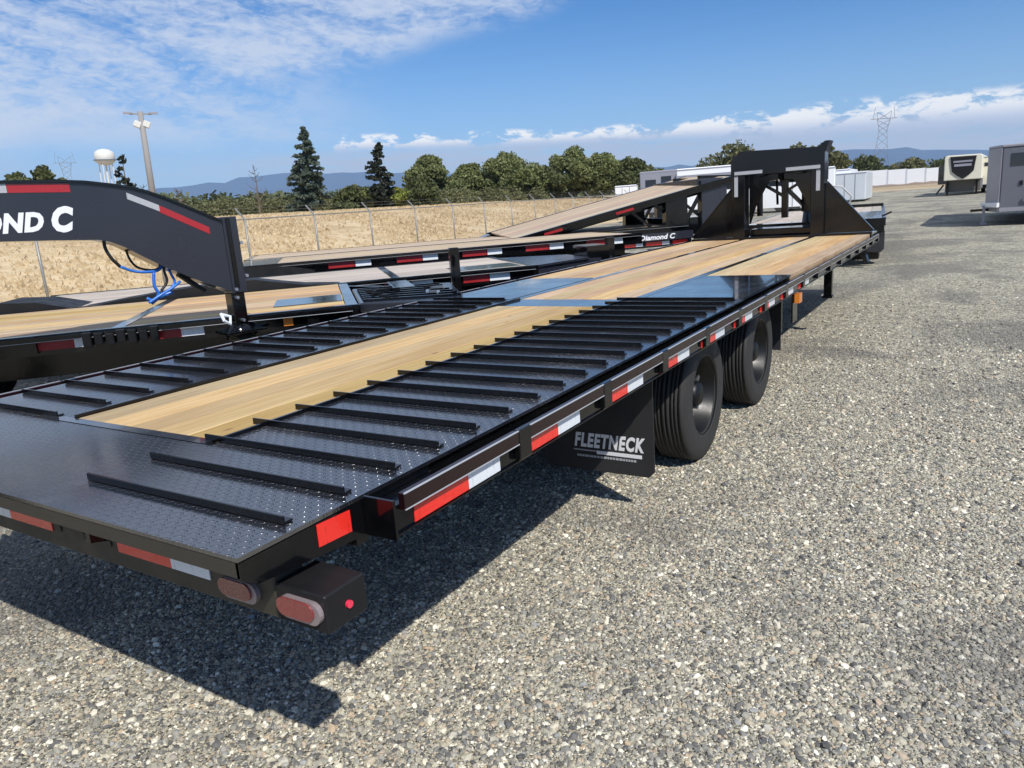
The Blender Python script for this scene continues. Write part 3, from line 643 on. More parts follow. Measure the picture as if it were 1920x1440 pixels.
for s in (-1, 1):
    mb = MB(); mb.bar((s*0.30, 11.6, 1.62), (s*0.05, 12.1, 1.25), 0.05); mb.build('coupler_brace', blk, T1)
    mb = MB(); mb.bar((s*0.27, 11.2, 1.66), (s*0.26, 11.22, 1.30), 0.03); mb.build('jack_leg', blk, T1)
mb = MB(); mb.tube([(0.62, 10.1, 1.52), (0.80, 10.15, 1.50), (0.92, 10.2, 1.36), (0.86, 10.2, 1.22), (0.70, 10.15, 1.15)], 0.012, 6); mb.build('air_hose', M['hose_white'], T1, smooth=True)

# ------------------------------------------------------------------ herringbone row of neighbouring trailers
A46 = R(46); DV = Vector((math.cos(A46), math.sin(A46), 0)); NV = Vector((-math.sin(A46), math.cos(A46), 0))
def sn(s, n, z=0.0): return DV*s+NV*n+Vector((0, 0, z))
GRP = 'flatbed trailers parked slantwise beside the fence'
def deck(parent, m, w, L, zd, nb_, rail=0.10, railmat=None, tape=None, seam=None):
    """deck from y=-L to y=0, tapes: list of (y0,y1,matkey)"""
    hw = w/2
    seams = sorted([-L]+list(seam or [])+[0.0])
    for y0, y1 in zip(seams[:-1], seams[1:]): boards(parent, m, -hw+0.06, hw-0.06, y0+0.05, y1-0.05, zd, nb_, gap=0.008)
    for y in seams: box('deck_cross_strip', M['sheet'], parent, -hw+0.06, hw-0.06, y-0.045, y+0.045, zd-0.03, zd+0.001)
    for s in (-1, 1):
        box('side_rail', railmat or blk, parent, *sorted((s*(hw-0.055), s*hw)), -L-0.05, 0.05, zd-rail-0.03, zd+0.006)
        box('rub_rail', railmat or blk, parent, *sorted((s*(hw+0.001), s*(hw+0.062))), -L, 0.0, zd-0.035, zd-0.004)
        box('rail_edge_glint', M['text_grey'], parent, *sorted((s*(hw+0.060), s*(hw+0.065))), -L, 0.0, zd-0.037, zd-0.034)  # painted glint along the lower rail edge
        for y0, y1, k in tape or []: box('reflective_tape', M[k], parent, *sorted((s*(hw+0.0015), s*(hw+0.005))), y0, y1, zd-rail+0.004, zd-0.045)
        mb = MB(); mb.box(s*0.48-0.06, s*0.48+0.06, -L+0.4, 0.0, zd-0.40, zd-0.05); mb.build('main_beam', blk, parent)
    for k in range(int(L/0.8)): box('cross_member', blk, parent, -hw+0.06, hw-0.06, -0.5-0.8*k-0.03, -0.5-0.8*k+0.03, zd-0.14, zd-0.04)
# second trailer: beside the long one, with tongue and jack
A = thing('flatbed_trailer', 'flatbed trailer with fresh yellow pine deck and jack tongue, left of the long trailer', 'trailer', sn(1.25, 4.83), R(-44), GRP)
tp = []
for k in range(9):
    y = -0.55-1.26+0.0-0.77*k
    tp += [(y-0.445+0.0, y-0.215, 'darkred'), (y-0.214, y-0.06, 'white')]
tp = [(-2.26, -2.0, 'darkred'), (-2.0, -1.88, 'white'), (-1.49, -1.27, 'darkred'), (-1.27, -1.11, 'white'), (-0.53, -0.46, 'amber')]+[(-2.26-.77*k, -2.0-.77*k, 'darkred') for k in range(1, 5)]+[(-2.0-.77*k, -1.88-.77*k, 'white') for k in range(1, 5)]
deck(A, M['pine'], 2.36, 6.4, 0.87, 12, tape=tp, seam=[-1.72], rail=0.11)
box('wheel_cover_plate', M['sheet'], A, 0.15, 0.75, -0.62, -0.06, 0.871, 0.876)
pk = MB().box(1.18, 1.215, 0, 0.09, -0.12, 0.0).mesh('stake_pocket', blk)
for k in range(9): put('stake_pocket', pk, A, loc=(0, -0.35-0.66*k, 0.87))
for k in range(7):
    mb = MB(); mb.box(1.245, 1.275, -1.92+0.075*k, -1.86+0.075*k, 0.765+0.012*(k%2), 0.872-0.01*(k%3)); mb.build('strap_ratchet', M['rim'], A, bevel=0.006)
for yc in (-3.6, -4.7): axle_pair(A, yc, xo=1.10)
# tongue: two channels converging on the coupler, deck plate and jack
for s in (-1, 1):
    mb = MB(); mb.bar((s*0.95, 0.0, 0.72), (s*0.10, 1.02, 0.68), 0.07, 0.16); mb.build('tongue_channel', blk, A)
    mb = MB(); mb.bar((s*1.0, 0.03, 0.80), (s*0.35, 0.55, 0.80), 0.05, 0.10); mb.build('tongue_brace', blk, A)
mb = MB(); mb.prism([(-0.25, 0.06), (1.12, 0.06), (1.50, 0.72), (1.12, 0.90), (0.0, 0.99)], 'z', 0.80, 0.875); mb.build('folded_ramp', M['grey_paint'], A, bevel=0.01)
for k in range(7): mb = MB(); mb.bar((0.0+.17*k, 0.10, 0.885), (0.14+.19*k, 0.86, 0.885), 0.02); mb.build('ramp_rung', blk, A)
mb = MB(); mb.box(-0.45, 0.35, 0.42, 0.62, 0.74, 0.90); mb.build('chain_tray', blk, A, bevel=0.01)
for k in range(9):
    y_ = random.uniform(.15, .75); x_ = random.uniform(0.1, 1.1)
    mb = MB(); mb.bar((x_, y_, 0.89), (x_+random.uniform(.08, .16), y_+random.uniform(-.1, .1), 0.90), 0.026); mb.build('chain_binder', M['rim'] if k % 3 else M['steel'], A)
mb = MB(); mb.box(-0.10, 0.10, 0.85, 1.15, 0.62, 0.76); mb.build('coupler', blk, A, bevel=0.01)
mb = MB(); mb.box(-0.045, 0.045, 1.0, 1.09, 0.45, 1.20); jk = mb.build('jack', blk, A, bevel=0.006)
mb = MB(); mb.box(-0.035, 0.035, 1.01, 1.08, 0.03, 0.46); mb.box(-0.1, 0.1, 0.95, 1.14, 0.0, 0.03); mb.build('jack_foot', blk, jk)
mb = MB(); mb.tube([(0.045, 1.045, 1.12), (0.16, 1.045, 1.12), (0.16, 1.045, 1.02)], 0.012, 6); mb.build('jack_handle', M['rim'], jk)
# third trailer
Bt = thing('flatbed_trailer', 'black flatbed trailer with weathered grey-pink deck, behind the fresh pine deck one', 'trailer', sn(3.45, 7.28), R(-44), GRP)
tp = [(-0.85-0.9*k, -0.55-0.9*k, 'darkred') for k in range(9)]+[(-0.54-0.9*k, -0.30-0.9*k, 'white') for k in range(9)]
deck(Bt, M['grey_pine'], 2.34, 5.75, 0.86, 11, tape=[t_ for t_ in tp if t_[0] > -2.3], seam=[-1.6], rail=0.13)
box('wheel_cover_plate', M['sheet'], Bt, 0.35, 0.95, -0.9, -0.1, 0.861, 0.866)
def hump(parent, pts, x0, x1, nm): mb = MB(); mb.prism([(pts[0][0], 0.80)]+pts+[(pts[-1][0], 0.80)], 'x', x0, x1); mb.build(nm, M['satin'], parent)
hump(Bt, [(-4.85, 0.855), (-4.4, 0.905), (-3.9, 0.955), (-3.3, 0.985), (-3.1, 0.985), (-2.85, 0.935), (-2.6, 0.89), (-2.2, 0.857)], 0.90, 1.235, 'fender')
hump(Bt, [(-5.78, 0.93), (-5.55, 0.975), (-5.2, 0.95), (-4.86, 0.86)], 0.55, 1.235, 'dovetail_hinge')
for yc in (-3.2, -4.2): axle_pair(Bt, yc, xo=1.08)
for s in (-1, 1):
    mb = MB(); mb.bar((s*0.95, 0.0, 0.74), (s*0.12, 1.35, 0.74), 0.09, 0.16); mb.build('tongue_channel', M['grey_paint'], Bt)
mb = MB(); mb.prism([(-1.0, 0.06), (1.0, 0.06), (0.45, 0.95), (-0.45, 0.95)], 'z', 0.825, 0.85); mb.build('tongue_plate', M['grey_paint'], Bt)
mb = MB(); mb.box(-0.28, 0.28, 0.98, 1.30, 0.60, 0.98); mb.build('toolbox', blk, Bt, bevel=0.01)
mb = MB(); mb.box(-0.05, 0.05, 1.36, 1.46, 0.40, 1.06); jk = mb.build('jack', blk, Bt); box('jack_foot', blk, jk, -0.04, 0.04, 1.37, 1.45, 0.0, 0.41)
box('white_light', M['letter'], Bt, 0.10, 0.16, 1.30, 1.303, 0.80, 0.90)  # plain white plate standing for the small white light on the tongue
# fourth trailer
Ct = thing('flatbed_trailer', 'flatbed trailer with tan deck nearest the fence, dull red and white tape on its rail', 'trailer', sn(6.3, 10.75), R(-44), GRP)
tp = [(-0.95-1.05*k, -0.55-1.05*k, 'darkred') for k in range(11)]+[(-0.54-1.05*k, -0.30-1.05*k, 'white') for k in range(11)]
deck(Ct, M['tan_pine'], 2.36, 6.5, 0.97, 10, tape=[t_ for t_ in tp if t_[0] > -5.4], seam=[], rail=0.14)
box('dovetail_frame', M['sheet'], Ct, -1.1, 1.1, -6.45, -5.9, 0.972, 0.977)
mb = MB(); mb.prism([(-6.54, 0.80), (-6.54, 0.965), (-5.75, 0.93), (-5.36, 0.83), (-5.36, 0.80)], 'x', 1.16, 1.25); mb.build('dovetail_side', M['satin'], Ct)
for yc in (-4.0, -5.0): axle_pair(Ct, yc, xo=1.08)
for s in (-1, 1):
    mb = MB(); mb.bar((s*0.95, 0.0, 0.50), (s*0.12, 0.75, 0.46), 0.09, 0.14); mb.build('tongue_channel', blk, Ct)
mb = MB(); mb.box(-0.05, 0.05, 0.70, 0.80, 0.30, 0.62); jk = mb.build('jack', blk, Ct); box('jack_foot', blk, jk, -0.04, 0.04, 0.71, 0.79, 0.0, 0.31)
# fifth trailer: gooseneck with lettering on its side rail
D5 = thing('gooseneck_trailer', 'black gooseneck flatbed with white lettering on its side rail, beneath the tilted stacked deck', 'trailer', sn(8.7, 13.7), R(-44), GRP)
deck(D5, M['tan_pine'], 2.4, 9.0, 0.95, 10, tape=[], rail=0.16)
box('lower_side_beam', M['satin'], D5, 1.10, 1.19, -6.0, 0.1, 0.52, 0.789)
for y0, y1, k in ((-1.47, -1.20, 'red'), (-1.19, -1.03, 'white'), (-0.96, -0.60, 'red'), (-0.59, -0.42, 'white'), (-0.34, 0.0, 'red')): box('reflective_tape', M[k], D5, 1.191, 1.194, y0, y1, 0.565, 0.635)
box('lettering_board', M['grey_paint'], D5, 1.264, 1.275, -1.5, 0.1, 0.66, 0.82)
me = text_mesh('Diamond C', 0.145, M['letter'], 0.001, 0.2, 0.004, 1.0); wx = max(v.co.x for v in me.vertices)
for v_ in me.vertices: v_.co.x *= 0.82/wx
put('lettering', me, D5, loc=(1.2765, -1.14, 0.685), rot=(R(90), 0, R(90)))
for yc in (-4.0, -5.2): axle_pair(D5, yc, xo=1.10)
for s in (-1, 1):
    mb = MB(); mb.box(s*1.1-0.09, s*1.1+0.09, -0.48, 0.02, 0.95, 1.55); mb.build('stake_post', blk, D5)
    mb = MB(); mb.box(s*1.1-0.10, s*1.1+0.10, 0.35, 0.95, 0.80, 1.84); mb.build('neck_upright', M['grey_paint'], D5, bevel=0.01)
    mb = MB(); mb.prism([(-0.05, 0.97), (0.36, 1.62), (0.40, 1.62), (0.40, 1.54), (0.04, 0.97)], 'x', s*1.1-0.02, s*1.1+0.02); mb.build('gusset_plate', blk, D5)
    mb = MB(); mb.prism([(0.6, 1.95), (0.6, 1.66), (2.6, 1.60), (2.6, 1.88)], 'x', s*0.6-0.05, s*0.6+0.05); mb.build('neck_beam', blk, D5)
mb = MB(); mb.box(-1.1, 1.1, 0.30, 0.92, 1.58, 1.87); mb.build('neck_crossbox', M['grey_paint'], D5, bevel=0.01)
mb = MB(); mb.box(-1.1, 1.1, 0.1, 1.1, 0.72, 1.08); mb.build('toolbox', blk, D5, bevel=0.01)
mb = MB(); mb.tube([(0.0, 2.5, 0.95), (0.0, 2.5, 1.8)], 0.07, 10); mb.build('coupler_tube', blk, D5)
mb = MB(); mb.box(-0.4, -0.3, 2.2, 2.3, 0.0, 1.65); mb.build('jack', blk, D5)
# stacked tilted deck resting on the fifth trailer
sl = math.atan(0.193)
E6 = thing('tilted_trailer_deck', 'tan plank trailer deck stacked at a slant and resting on a gooseneck frame', 'trailer', sn(4.9, 13.65, 0.99), 0, GRP, rot=(sl, R(2.6), R(-44)))
boards(E6, M['tan_pine'], -1.10, 1.10, 0.0, 4.95, 0.0, 10, gap=0.008)
for s in (-1, 1):
    box('side_rail', blk, E6, *sorted((s*1.105, s*1.17)), -0.1, 5.0, -0.13, 0.008)
    box('reflective_tape', M['darkred'], E6, *sorted((s*1.1715, s*1.175)), 0.6, 1.0, -0.10, -0.05)
    box('reflective_tape', M['darkred'], E6, *sorted((s*1.1715, s*1.175)), 2.2, 2.6, -0.10, -0.05)
    mb = MB(); mb.prism([(-0.9, -0.14), (-0.1, -0.13), (-0.1, 0.0)], 'x', *sorted((s*0.75, s*1.1))); mb.build('ramp_toe', M['sheet'], E6)
    box('main_beam', blk, E6, s*0.5-0.05, s*0.5+0.05, 0.6, 4.9, -0.26, -0.04)
for k in range(7): box('cross_member', blk, E6, -1.1, 1.1, 0.3+0.7*k, 0.36+0.7*k, -0.11, -0.037)
for k in range(3):
    mb = MB(); mb.bar((1.0, 2.6+0.55*k, -0.15), (1.0, 3.0+0.55*k, -0.62+0.0*k), 0.05); mb.build('stacking_strut', blk, E6)
# trailer ahead of the long one
F7 = thing('flatbed_trailer', 'black flatbed with pale deck standing ahead of the long trailer, beyond its gooseneck', 'trailer', (-0.34, 14.3, 0.09), R(6), GRP)
boards(F7, M['grey_pine'], -1.2, 0.75, 0.5, 4.04, 0.80, 9, gap=0.008); boards(F7, M['grey_pine'], -1.2, 1.2, 4.05, 8.0, 0.80, 11, gap=0.008)
box('dovetail_plate', M['sheet'], F7, 0.76, 1.2, 0.0, 4.0, 0.77, 0.802); box('dovetail_plate', M['sheet'], F7, -1.2, 0.75, 0.0, 0.49, 0.77, 0.801)
box('rear_panel', blk, F7, -1.25, 1.25, -0.03, 0.0, 0.55, 0.80)
for s in (-1, 1):
    box('side_rail', M['grey_paint'], F7, *sorted((s*1.205, s*1.27)), -0.02, 8.1, 0.66, 0.81)
    mb = MB(); mb.prism([(s*0.66, 0.56), (s*0.66, 0.26), (s*0.72, 0.22), (s*1.2, 0.18), (s*1.26, 0.24), (s*1.26, 0.56)], 'y', 0.05, 0.07); mb.build('mudflap', M['flap'], F7)
    mb = MB(); mb.bar((s*0.78, -0.06, 0.62), (s*0.98, -0.12, 0.02), 0.12, 0.08); mb.build('stabiliser_leg', blk, F7)
    mb = MB(); mb.bar((s*1.2, 0.02, 0.83), (s*1.36, 0.02, 0.90), 0.03); mb.build('ramp_handle', blk, F7)
for yc in (0.62, 1.75): axle_pair(F7, yc, xo=1.19)
box('front_bulkhead', blk, F7, -1.25, 1.25, 8.0, 8.06, 0.78, 0.88)

# ------------------------------------------------------------------ grey gooseneck reaching in from the left
azN = R(75); CN = Vector((-2.289, 2.75, 0)); dN = Vector((math.cos(azN), math.sin(azN), 0))
N8 = thing('gooseneck_trailer', 'charcoal gooseneck neck with white lettering reaching in from the left edge', 'trailer', CN, azN-R(90))
top = [(-3.0, 1.90), (-1.303, 1.893), (-1.0, 1.889), (-0.869, 1.881), (-0.715, 1.859), (-0.60, 1.838), (-0.50, 1.807), (-0.394, 1.763), (-0.227, 1.683), (-0.10, 1.62), (-0.03, 1.588)]
bot = [(-0.03, 1.075), (-0.091, 1.108), (-0.2, 1.155), (-0.306, 1.21), (-0.473, 1.303), (-0.60, 1.385), (-0.70, 1.455), (-0.78, 1.495), (-0.85, 1.514), (-1.086, 1.53), (-1.369, 1.545), (-2.6, 1.55), (-3.0, 1.3)]
mb = MB(); mb.prism(top+bot, 'x', -0.09, 0.09); mb.build('neck_beam', M['grey_paint'], N8)
fl = MB()
for (a0, c0), (a1, c1) in zip(top[:-1], top[1:]):
    fl.add([(x, y, z) for x in (-0.13, 0.105) for y, z in ((a0, c0-0.012), (a1, c1-0.012), (a1, c1+0.004), (a0, c0+0.004))], [(0, 1, 2, 3), (7, 6, 5, 4), (0, 4, 5, 1), (1, 5, 6, 2), (2, 6, 7, 3), (3, 7, 4, 0)])
fl.build('neck_top_flange', blk, N8)
def on_side(a, b2, w, name, m):
    """strip on the right flank between side-plane points a and b2, height w below the line"""
    mb = MB(); mb.prism([(a[0], a[1]), (b2[0], b2[1]), (b2[0], b2[1]-w), (a[0], a[1]-w)], 'x', 0.0905, 0.0925); mb.build(name, m, N8)
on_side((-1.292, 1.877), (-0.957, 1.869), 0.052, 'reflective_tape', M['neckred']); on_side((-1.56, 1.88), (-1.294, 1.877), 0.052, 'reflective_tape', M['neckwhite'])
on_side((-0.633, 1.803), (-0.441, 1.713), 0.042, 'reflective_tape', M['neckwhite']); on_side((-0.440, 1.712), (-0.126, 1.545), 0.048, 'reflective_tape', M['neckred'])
me = text_mesh('DIAMOND', 0.150, M['letter'], 0.0012, 0.28, 0.0080, 1.0, 1.08); wx = max(v.co.x for v in me.vertices)
for v_ in me.vertices: v_.co.x *= 0.70/wx
put('lettering', me, N8, loc=(0.092, -1.835, 1.597), rot=(R(90), 0, R(90)))
me = text_mesh('C', 0.195, M['letter'], 0.0012, 0.26, 0.012, 0.82); put('lettering', me, N8, loc=(0.092, -1.105, 1.588), rot=(R(90), 0, R(90)))
mb = MB(); mb.box(-0.085, 0.085, -0.028, 0.085, 1.06, 1.61); mb.build('coupler_sleeve', M['grey_paint'], N8, bevel=0.006)
mb = MB(); mb.box(-0.095, 0.095, 0.0, 0.03, 1.10, 1.60); mb.build('sleeve_seam', blk, N8)
mb = MB(); mb.box(-0.06, 0.06, -0.03, 0.07, 0.79, 1.06); ct = mb.build('coupler_tube', blk, N8, bevel=0.004)
mb = MB(); mb.lathe([(0.70, 0.06), (0.72, 0.105), (0.79, 0.10), (0.83, 0.06)], 20, axis='z', c=(0, 0.02, 0)); mb.build('coupler_socket', blk, ct, smooth=True)
mb = MB(); mb.box(-0.12, 0.12, -0.12, 0.18, 0.765, 0.785); mb.build('coupler_plate', blk, ct, bevel=0.003)
for y, z in ((0.0, 1.09), (0.0, 1.03), (0.02, 0.86), (0.09, 1.42), (0.095, 1.18)):
    mb = MB(); mb.tube([(0.06, y, z), (0.10, y, z)], 0.013, 6); mb.build('bolt', M['steel'], ct)
mb = MB(); mb.tube([(0.09, -0.14, 0.93), (0.13, -0.14, 0.88), (0.13, -0.10, 0.85), (0.10, -0.08, 0.90), (0.09, -0.13, 0.92)], 0.012, 6); mb.build('safety_tag', M['white'], N8)
def spl(pts, n=6):
    P = [Vector(p) for p in pts]; P = [2*P[0]-P[1]]+P+[2*P[-1]-P[-2]]; out = []
    for i in range(1, len(P)-2):
        for k in range(n):
            t = k/n; out.append(0.5*((2*P[i])+(P[i+1]-P[i-1])*t+(2*P[i-1]-5*P[i]+4*P[i+1]-P[i+2])*t*t+(3*P[i]-P[i-1]-3*P[i+1]+P[i+2])*t**3))
    return out+[P[-2]]
def hose(pts, r, m, nm='air_hose', x=0.02): MB().tube(spl([(x+random.uniform(-.01, .01), a, c) for a, c in pts]), r, 7).build(nm, m, N8, smooth=True)
hose([(-0.80, 1.53), (-0.80, 1.46), (-0.775, 1.39), (-0.73, 1.33)], 0.011, M['hose_black'])
hose([(-0.73, 1.33), (-0.66, 1.295), (-0.583, 1.278), (-0.50, 1.28), (-0.46, 1.31)], 0.010, M['hose_blue'])
hose([(-0.67, 1.46), (-0.655, 1.37), (-0.606, 1.31), (-0.52, 1.285), (-0.46, 1.30)], 0.008, M['hose_black'], x=-0.02)
hose([(-0.44, 1.36), (-0.46, 1.28), (-0.45, 1.20), (-0.50, 1.14)], 0.009, M['hose_black'])
hose([(-0.44, 1.33), (-0.42, 1.25), (-0.40, 1.19), (-0.44, 1.14)], 0.009, M['hose_blue'])
hose([(-0.53, 1.27), (-0.54, 1.18), (-0.52, 1.12), (-0.56, 1.08), (-0.60, 1.10)], 0.011, M['hose_blue'])
hose([(-0.60, 1.07), (-0.52, 1.11), (-0.44, 1.15), (-0.37, 1.19)], 0.010, M['hose_blue'], x=0.05)
hose([(-0.57, 1.06), (-0.50, 1.10), (-0.42, 1.12)], 0.014, M['hose_blue'], x=0.0)
hose([(-0.25, 1.20), (-0.18, 1.14), (-0.12, 1.12)], 0.008, M['steel'], 'cable')
mb = MB(); mb.bar((0.0, -0.36, 1.24), (0.0, -0.20, 1.10), 0.06, 0.03); mb.build('lock_handle', M['rim'], N8)
# its riser and the front of its deck, outside the left edge
for s in (-1, 1):
    mb = MB(); mb.box(s*0.42-0.06, s*0.42+0.06, -3.2, -2.98, 0.78, 1.9); mb.build('neck_upright', M['grey_paint'], N8)
mb = MB(); mb.box(-0.5, 0.5, -3.15, -3.0, 1.3, 1.89); mb.build('neck_crossbox', M['grey_paint'], N8)
boards(N8, M['pine'], -1.2, 1.2, -9.2, -3.21, 0.87, 10, gap=0.008)
for s in (-1, 1): box('side_rail', blk, N8, *sorted((s*1.205, s*1.27)), -9.3, -3.2, 0.74, 0.876)
box('front_beam', blk, N8, -1.2, 1.2, -3.2, -3.12, 0.72, 0.90)
for s in (-1, 1): box('main_beam', blk, N8, s*0.5-0.06, s*0.5+0.06, -9.2, -3.25, 0.46, 0.83)
for s in (-1, 1):
    lg = box('landing_leg', blk, N8, s*0.9-0.05, s*0.9+0.05, -3.7, -3.6, 0.06, 0.74); box('leg_foot', blk, lg, s*0.9-0.12, s*0.9+0.12, -3.77, -3.53, 0.0, 0.06)
for yc in (-6.8, -7.9): axle_pair(N8, yc, xo=1.15)

# ------------------------------------------------------------------ chain-link fence
FP = np.array([-15.29, 13.513]); FD = np.array([-0.3893, 3.0251])
FN = thing('chain_link_fence', 'galvanised chain-link fence with slanted barbed wire arms along the dry field', 'fence')
post = MB().tube([(0, 0, -0.1), (0, 0, 1.80)], 0.030, 8).mesh('fence_post', M['galv'], smooth=True)
arm = MB(); arm.bar((0, 0, 1.78), (-0.30, 0, 2.10), 0.035, 0.035); arm = arm.mesh('barb_arm', M['galv'])
i0, i1 = -8, 30
P_ = []
for i in range(i0, i1):
    p = FP+FD*i; z = gh(p[0], p[1]); P_.append((p[0], p[1], z))
    ps = put('fence_post', post, FN, loc=(p[0], p[1], z), rot=(0, 0, math.atan2(FD[1], FD[0])-R(90)))
    put('barb_arm', arm, ps)
for i in range(len(P_)-1):
    a = Vector(P_[i]); c = Vector(P_[i+1])
    MB().tube([a+Vector((0, 0, 1.78)), c+Vector((0, 0, 1.78))], 0.020, 6).build('top_rail', M['galv'], FN)
mb = MB()
for k, (dx, dz) in enumerate(((-0.10, 1.89), (-0.20, 1.99), (-0.29, 2.09))):
    for i in range(len(P_)-1): mb.bar((P_[i][0]+dx, P_[i][1], P_[i][2]+dz), (P_[i+1][0]+dx, P_[i+1][1], P_[i+1][2]+dz), 0.004)
mb.build('barbed_wire', M['rusty'], FN, kind='stuff')
mb = MB(); st = 0.06; Hf = 1.76
d3 = np.array([FD[0], FD[1]])/np.hypot(*FD); Ltot = 3.05*22; start = FP+FD*(-7)
def fpt(t, z): p = start+d3*t; return (p[0], p[1], gh(p[0], p[1])+z)
nW = int((Ltot+Hf)/st)
for k in range(nW):
    for sgn in (0, 1):
        t0 = k*st-Hf
        a = (t0, 0.02) if sgn == 0 else (t0+Hf, 0.02); c = (t0+Hf, Hf) if sgn == 0 else (t0, Hf)
        if min(a[0], c[0]) < 0 or max(a[0], c[0]) > Ltot: continue
        p = Vector(fpt(*a)); q = Vector(fpt(*c)); w = Vector((0, 0, 0.0018)); x = Vector((0.0018, 0, 0))
        mb.add([p-w, p+w, q+w, q-w, p-x, p+x, q+x, q-x], [(0, 1, 2, 3), (4, 5, 6, 7)])
me = bpy.data.meshes.new('wire_mesh'); me.from_pydata(mb.v, [], mb.f); me.materials.append(M['rusty']); put('wire_mesh', me, FN, kind='stuff')

# ------------------------------------------------------------------ vegetation
def leafmesh(name, C, size, m, up=0.0):
    """one small quad per centre"""
    n = len(C); r = np.random.default_rng(n+len(name))
    a = r.normal(size=(n, 3)); a /= np.linalg.norm(a, axis=1)[:, None]; t = r.normal(size=(n, 3)); t[:, 2] *= (1-up)
    bv = np.cross(a, t); bv /= np.linalg.norm(bv, axis=1)[:, None]
    s = size*r.uniform(0.6, 1.4, n)[:, None]
    V = np.stack([C-a*s-bv*s*0.6, C+a*s-bv*s*0.6, C+a*s+bv*s*0.6, C-a*s+bv*s*0.6], 1).reshape(-1, 3)
    me = bpy.data.meshes.new(name); me.vertices.add(4*n); me.vertices.foreach_set('co', V.astype(np.float32).ravel())
    me.loops.add(4*n); me.loops.foreach_set('vertex_index', np.arange(4*n, dtype=np.int32))
    me.polygons.add(n); me.polygons.foreach_set('loop_start', np.arange(0, 4*n, 4, dtype=np.int32)); me.polygons.foreach_set('loop_total', np.full(n, 4, dtype=np.int32))
    me.update(calc_edges=True); me.materials.append(m); return me
def crown(h, w, base, nl, seed, lump=9, lean=0.0, flat=1.0):
    r = np.random.default_rng(seed); pts = []
    ch = h-base
    L = []
    for k in range(lump):
        t = r.uniform(0.0, 1.0)**0.8; rad = w/2*math.sin(math.pi*min(1, 0.18+0.80*t))**0.7
        a = r.uniform(0, 6.28); rad *= r.uniform(0.8, 1.2); d = rad*r.uniform(0.2, 1.0)
        L.append((d*math.cos(a), d*math.sin(a), base+ch*(0.10+0.78*t), w*r.uniform(0.15, 0.29)*(10/max(lump, 10))**0.42))
    L.append((0, 0, base+ch*0.5, w*0.33)); 
    for k, (x, y, z, q) in enumerate(L):
        n = int(nl*q*q/sum(l[3]**2 for l in L))
        v = r.normal(size=(n, 3)); v /= np.linalg.norm(v, axis=1)[:, None]
        rr = q*(0.55+0.5*r.random(n)**0.6)*(1+0.22*np.sin(v[:, 0]*5+k)*np.cos(v[:, 2]*6))
        pts.append(np.stack([x+v[:, 0]*rr, y+v[:, 1]*rr, z+v[:, 2]*rr*0.85*flat], 1))
    P = np.concatenate(pts); P = P[P[:, 2] > base*0.5]; P[:, 0] += lean*P[:, 2]; return P
def tree(name, x, y, h, w, leaf, label, cat='tree', nl=4500, base=None, seed=0, group='trees beyond the fence', size=0.13, lump=10, trunk=True, lean=0.0, zoff=0.0):
    z = gh(x, y)+zoff; t = thing(name, label, cat, (x, y, z), group=group, rot=(0, R(2.3), 0))
    bs = base if base is not None else h*0.15
    put('crown', leafmesh('crown', crown(h, w, bs, nl, seed, lump, lean), size, M[leaf]), t)
    if trunk:
        r = random.Random(seed); mb = MB(); mb.tube([(0, 0, -0.1), (lean*h*.2, 0, h*0.3), (lean*h*0.55, 0.1, h*0.62)], [h*0.028, h*0.02, h*0.008], 7)
        for k in range(5): a = r.uniform(0, 6.28); z0 = h*r.uniform(.2, .5); mb.tube([(lean*z0, 0, z0), (math.cos(a)*w*.3+lean*z0, math.sin(a)*w*.3, z0+h*.25)], [h*.010, h*.003], 5)
        mb.build('trunk', M['bark'], t)
    return t
def conifer(x, y, h, w, leaf, label, seed, nl=5200, pw=0.85, skew=0.0, cut=0.05, gap=0.0):
    r = np.random.default_rng(seed); z0 = gh(x, y); t = thing('pine_tree', label, 'tree', (x, y, z0), group='trees beyond the fence', rot=(0, R(2.3), 0))
    pts = []; nb_ = 95
    for k in range(nb_):
        f = (k+r.random())/nb_; zz = h*(cut+(0.99-cut)*f); rad = w/2*(1-f)**pw*(r.uniform(0.55, 1.12)); a = r.uniform(0, 6.28)
        if r.random() < gap and f > .3: continue
        n = int(nl/nb_*(0.35+1.3*(1-f)))
        q = r.random(n)**0.75; droop = -0.16*rad*q**1.5+0.1*q
        ca, sa = math.cos(a), math.sin(a); off = r.normal(0, 0.07+0.13*(1-f), (n, 3))*w*0.16
        pts.append(np.stack([ca*rad*q+off[:, 0]+skew*math.sin(f*7)*0.4, sa*rad*q+off[:, 1], zz+droop+off[:, 2]*0.6], 1))
    put('crown', leafmesh('crown', np.concatenate(pts), 0.12, M[leaf]), t)
    MB().tube([(0, 0, -0.1), (0, 0, h*0.97)], [h*0.022, 0.02], 7).build('trunk', M['bark'], t)
conifer(-48.2, 47.5, 7.2, 4.9, 'needle', 'tall blue-green cone-shaped pine, the tallest tree behind the fence', 11, nl=8500, pw=0.72)
conifer(-43.7, 51.8, 5.6, 3.3, 'needle_dark', 'dark ragged narrow conifer right of the tall pine', 12, nl=6000, pw=0.55, skew=0.5, gap=0.25)
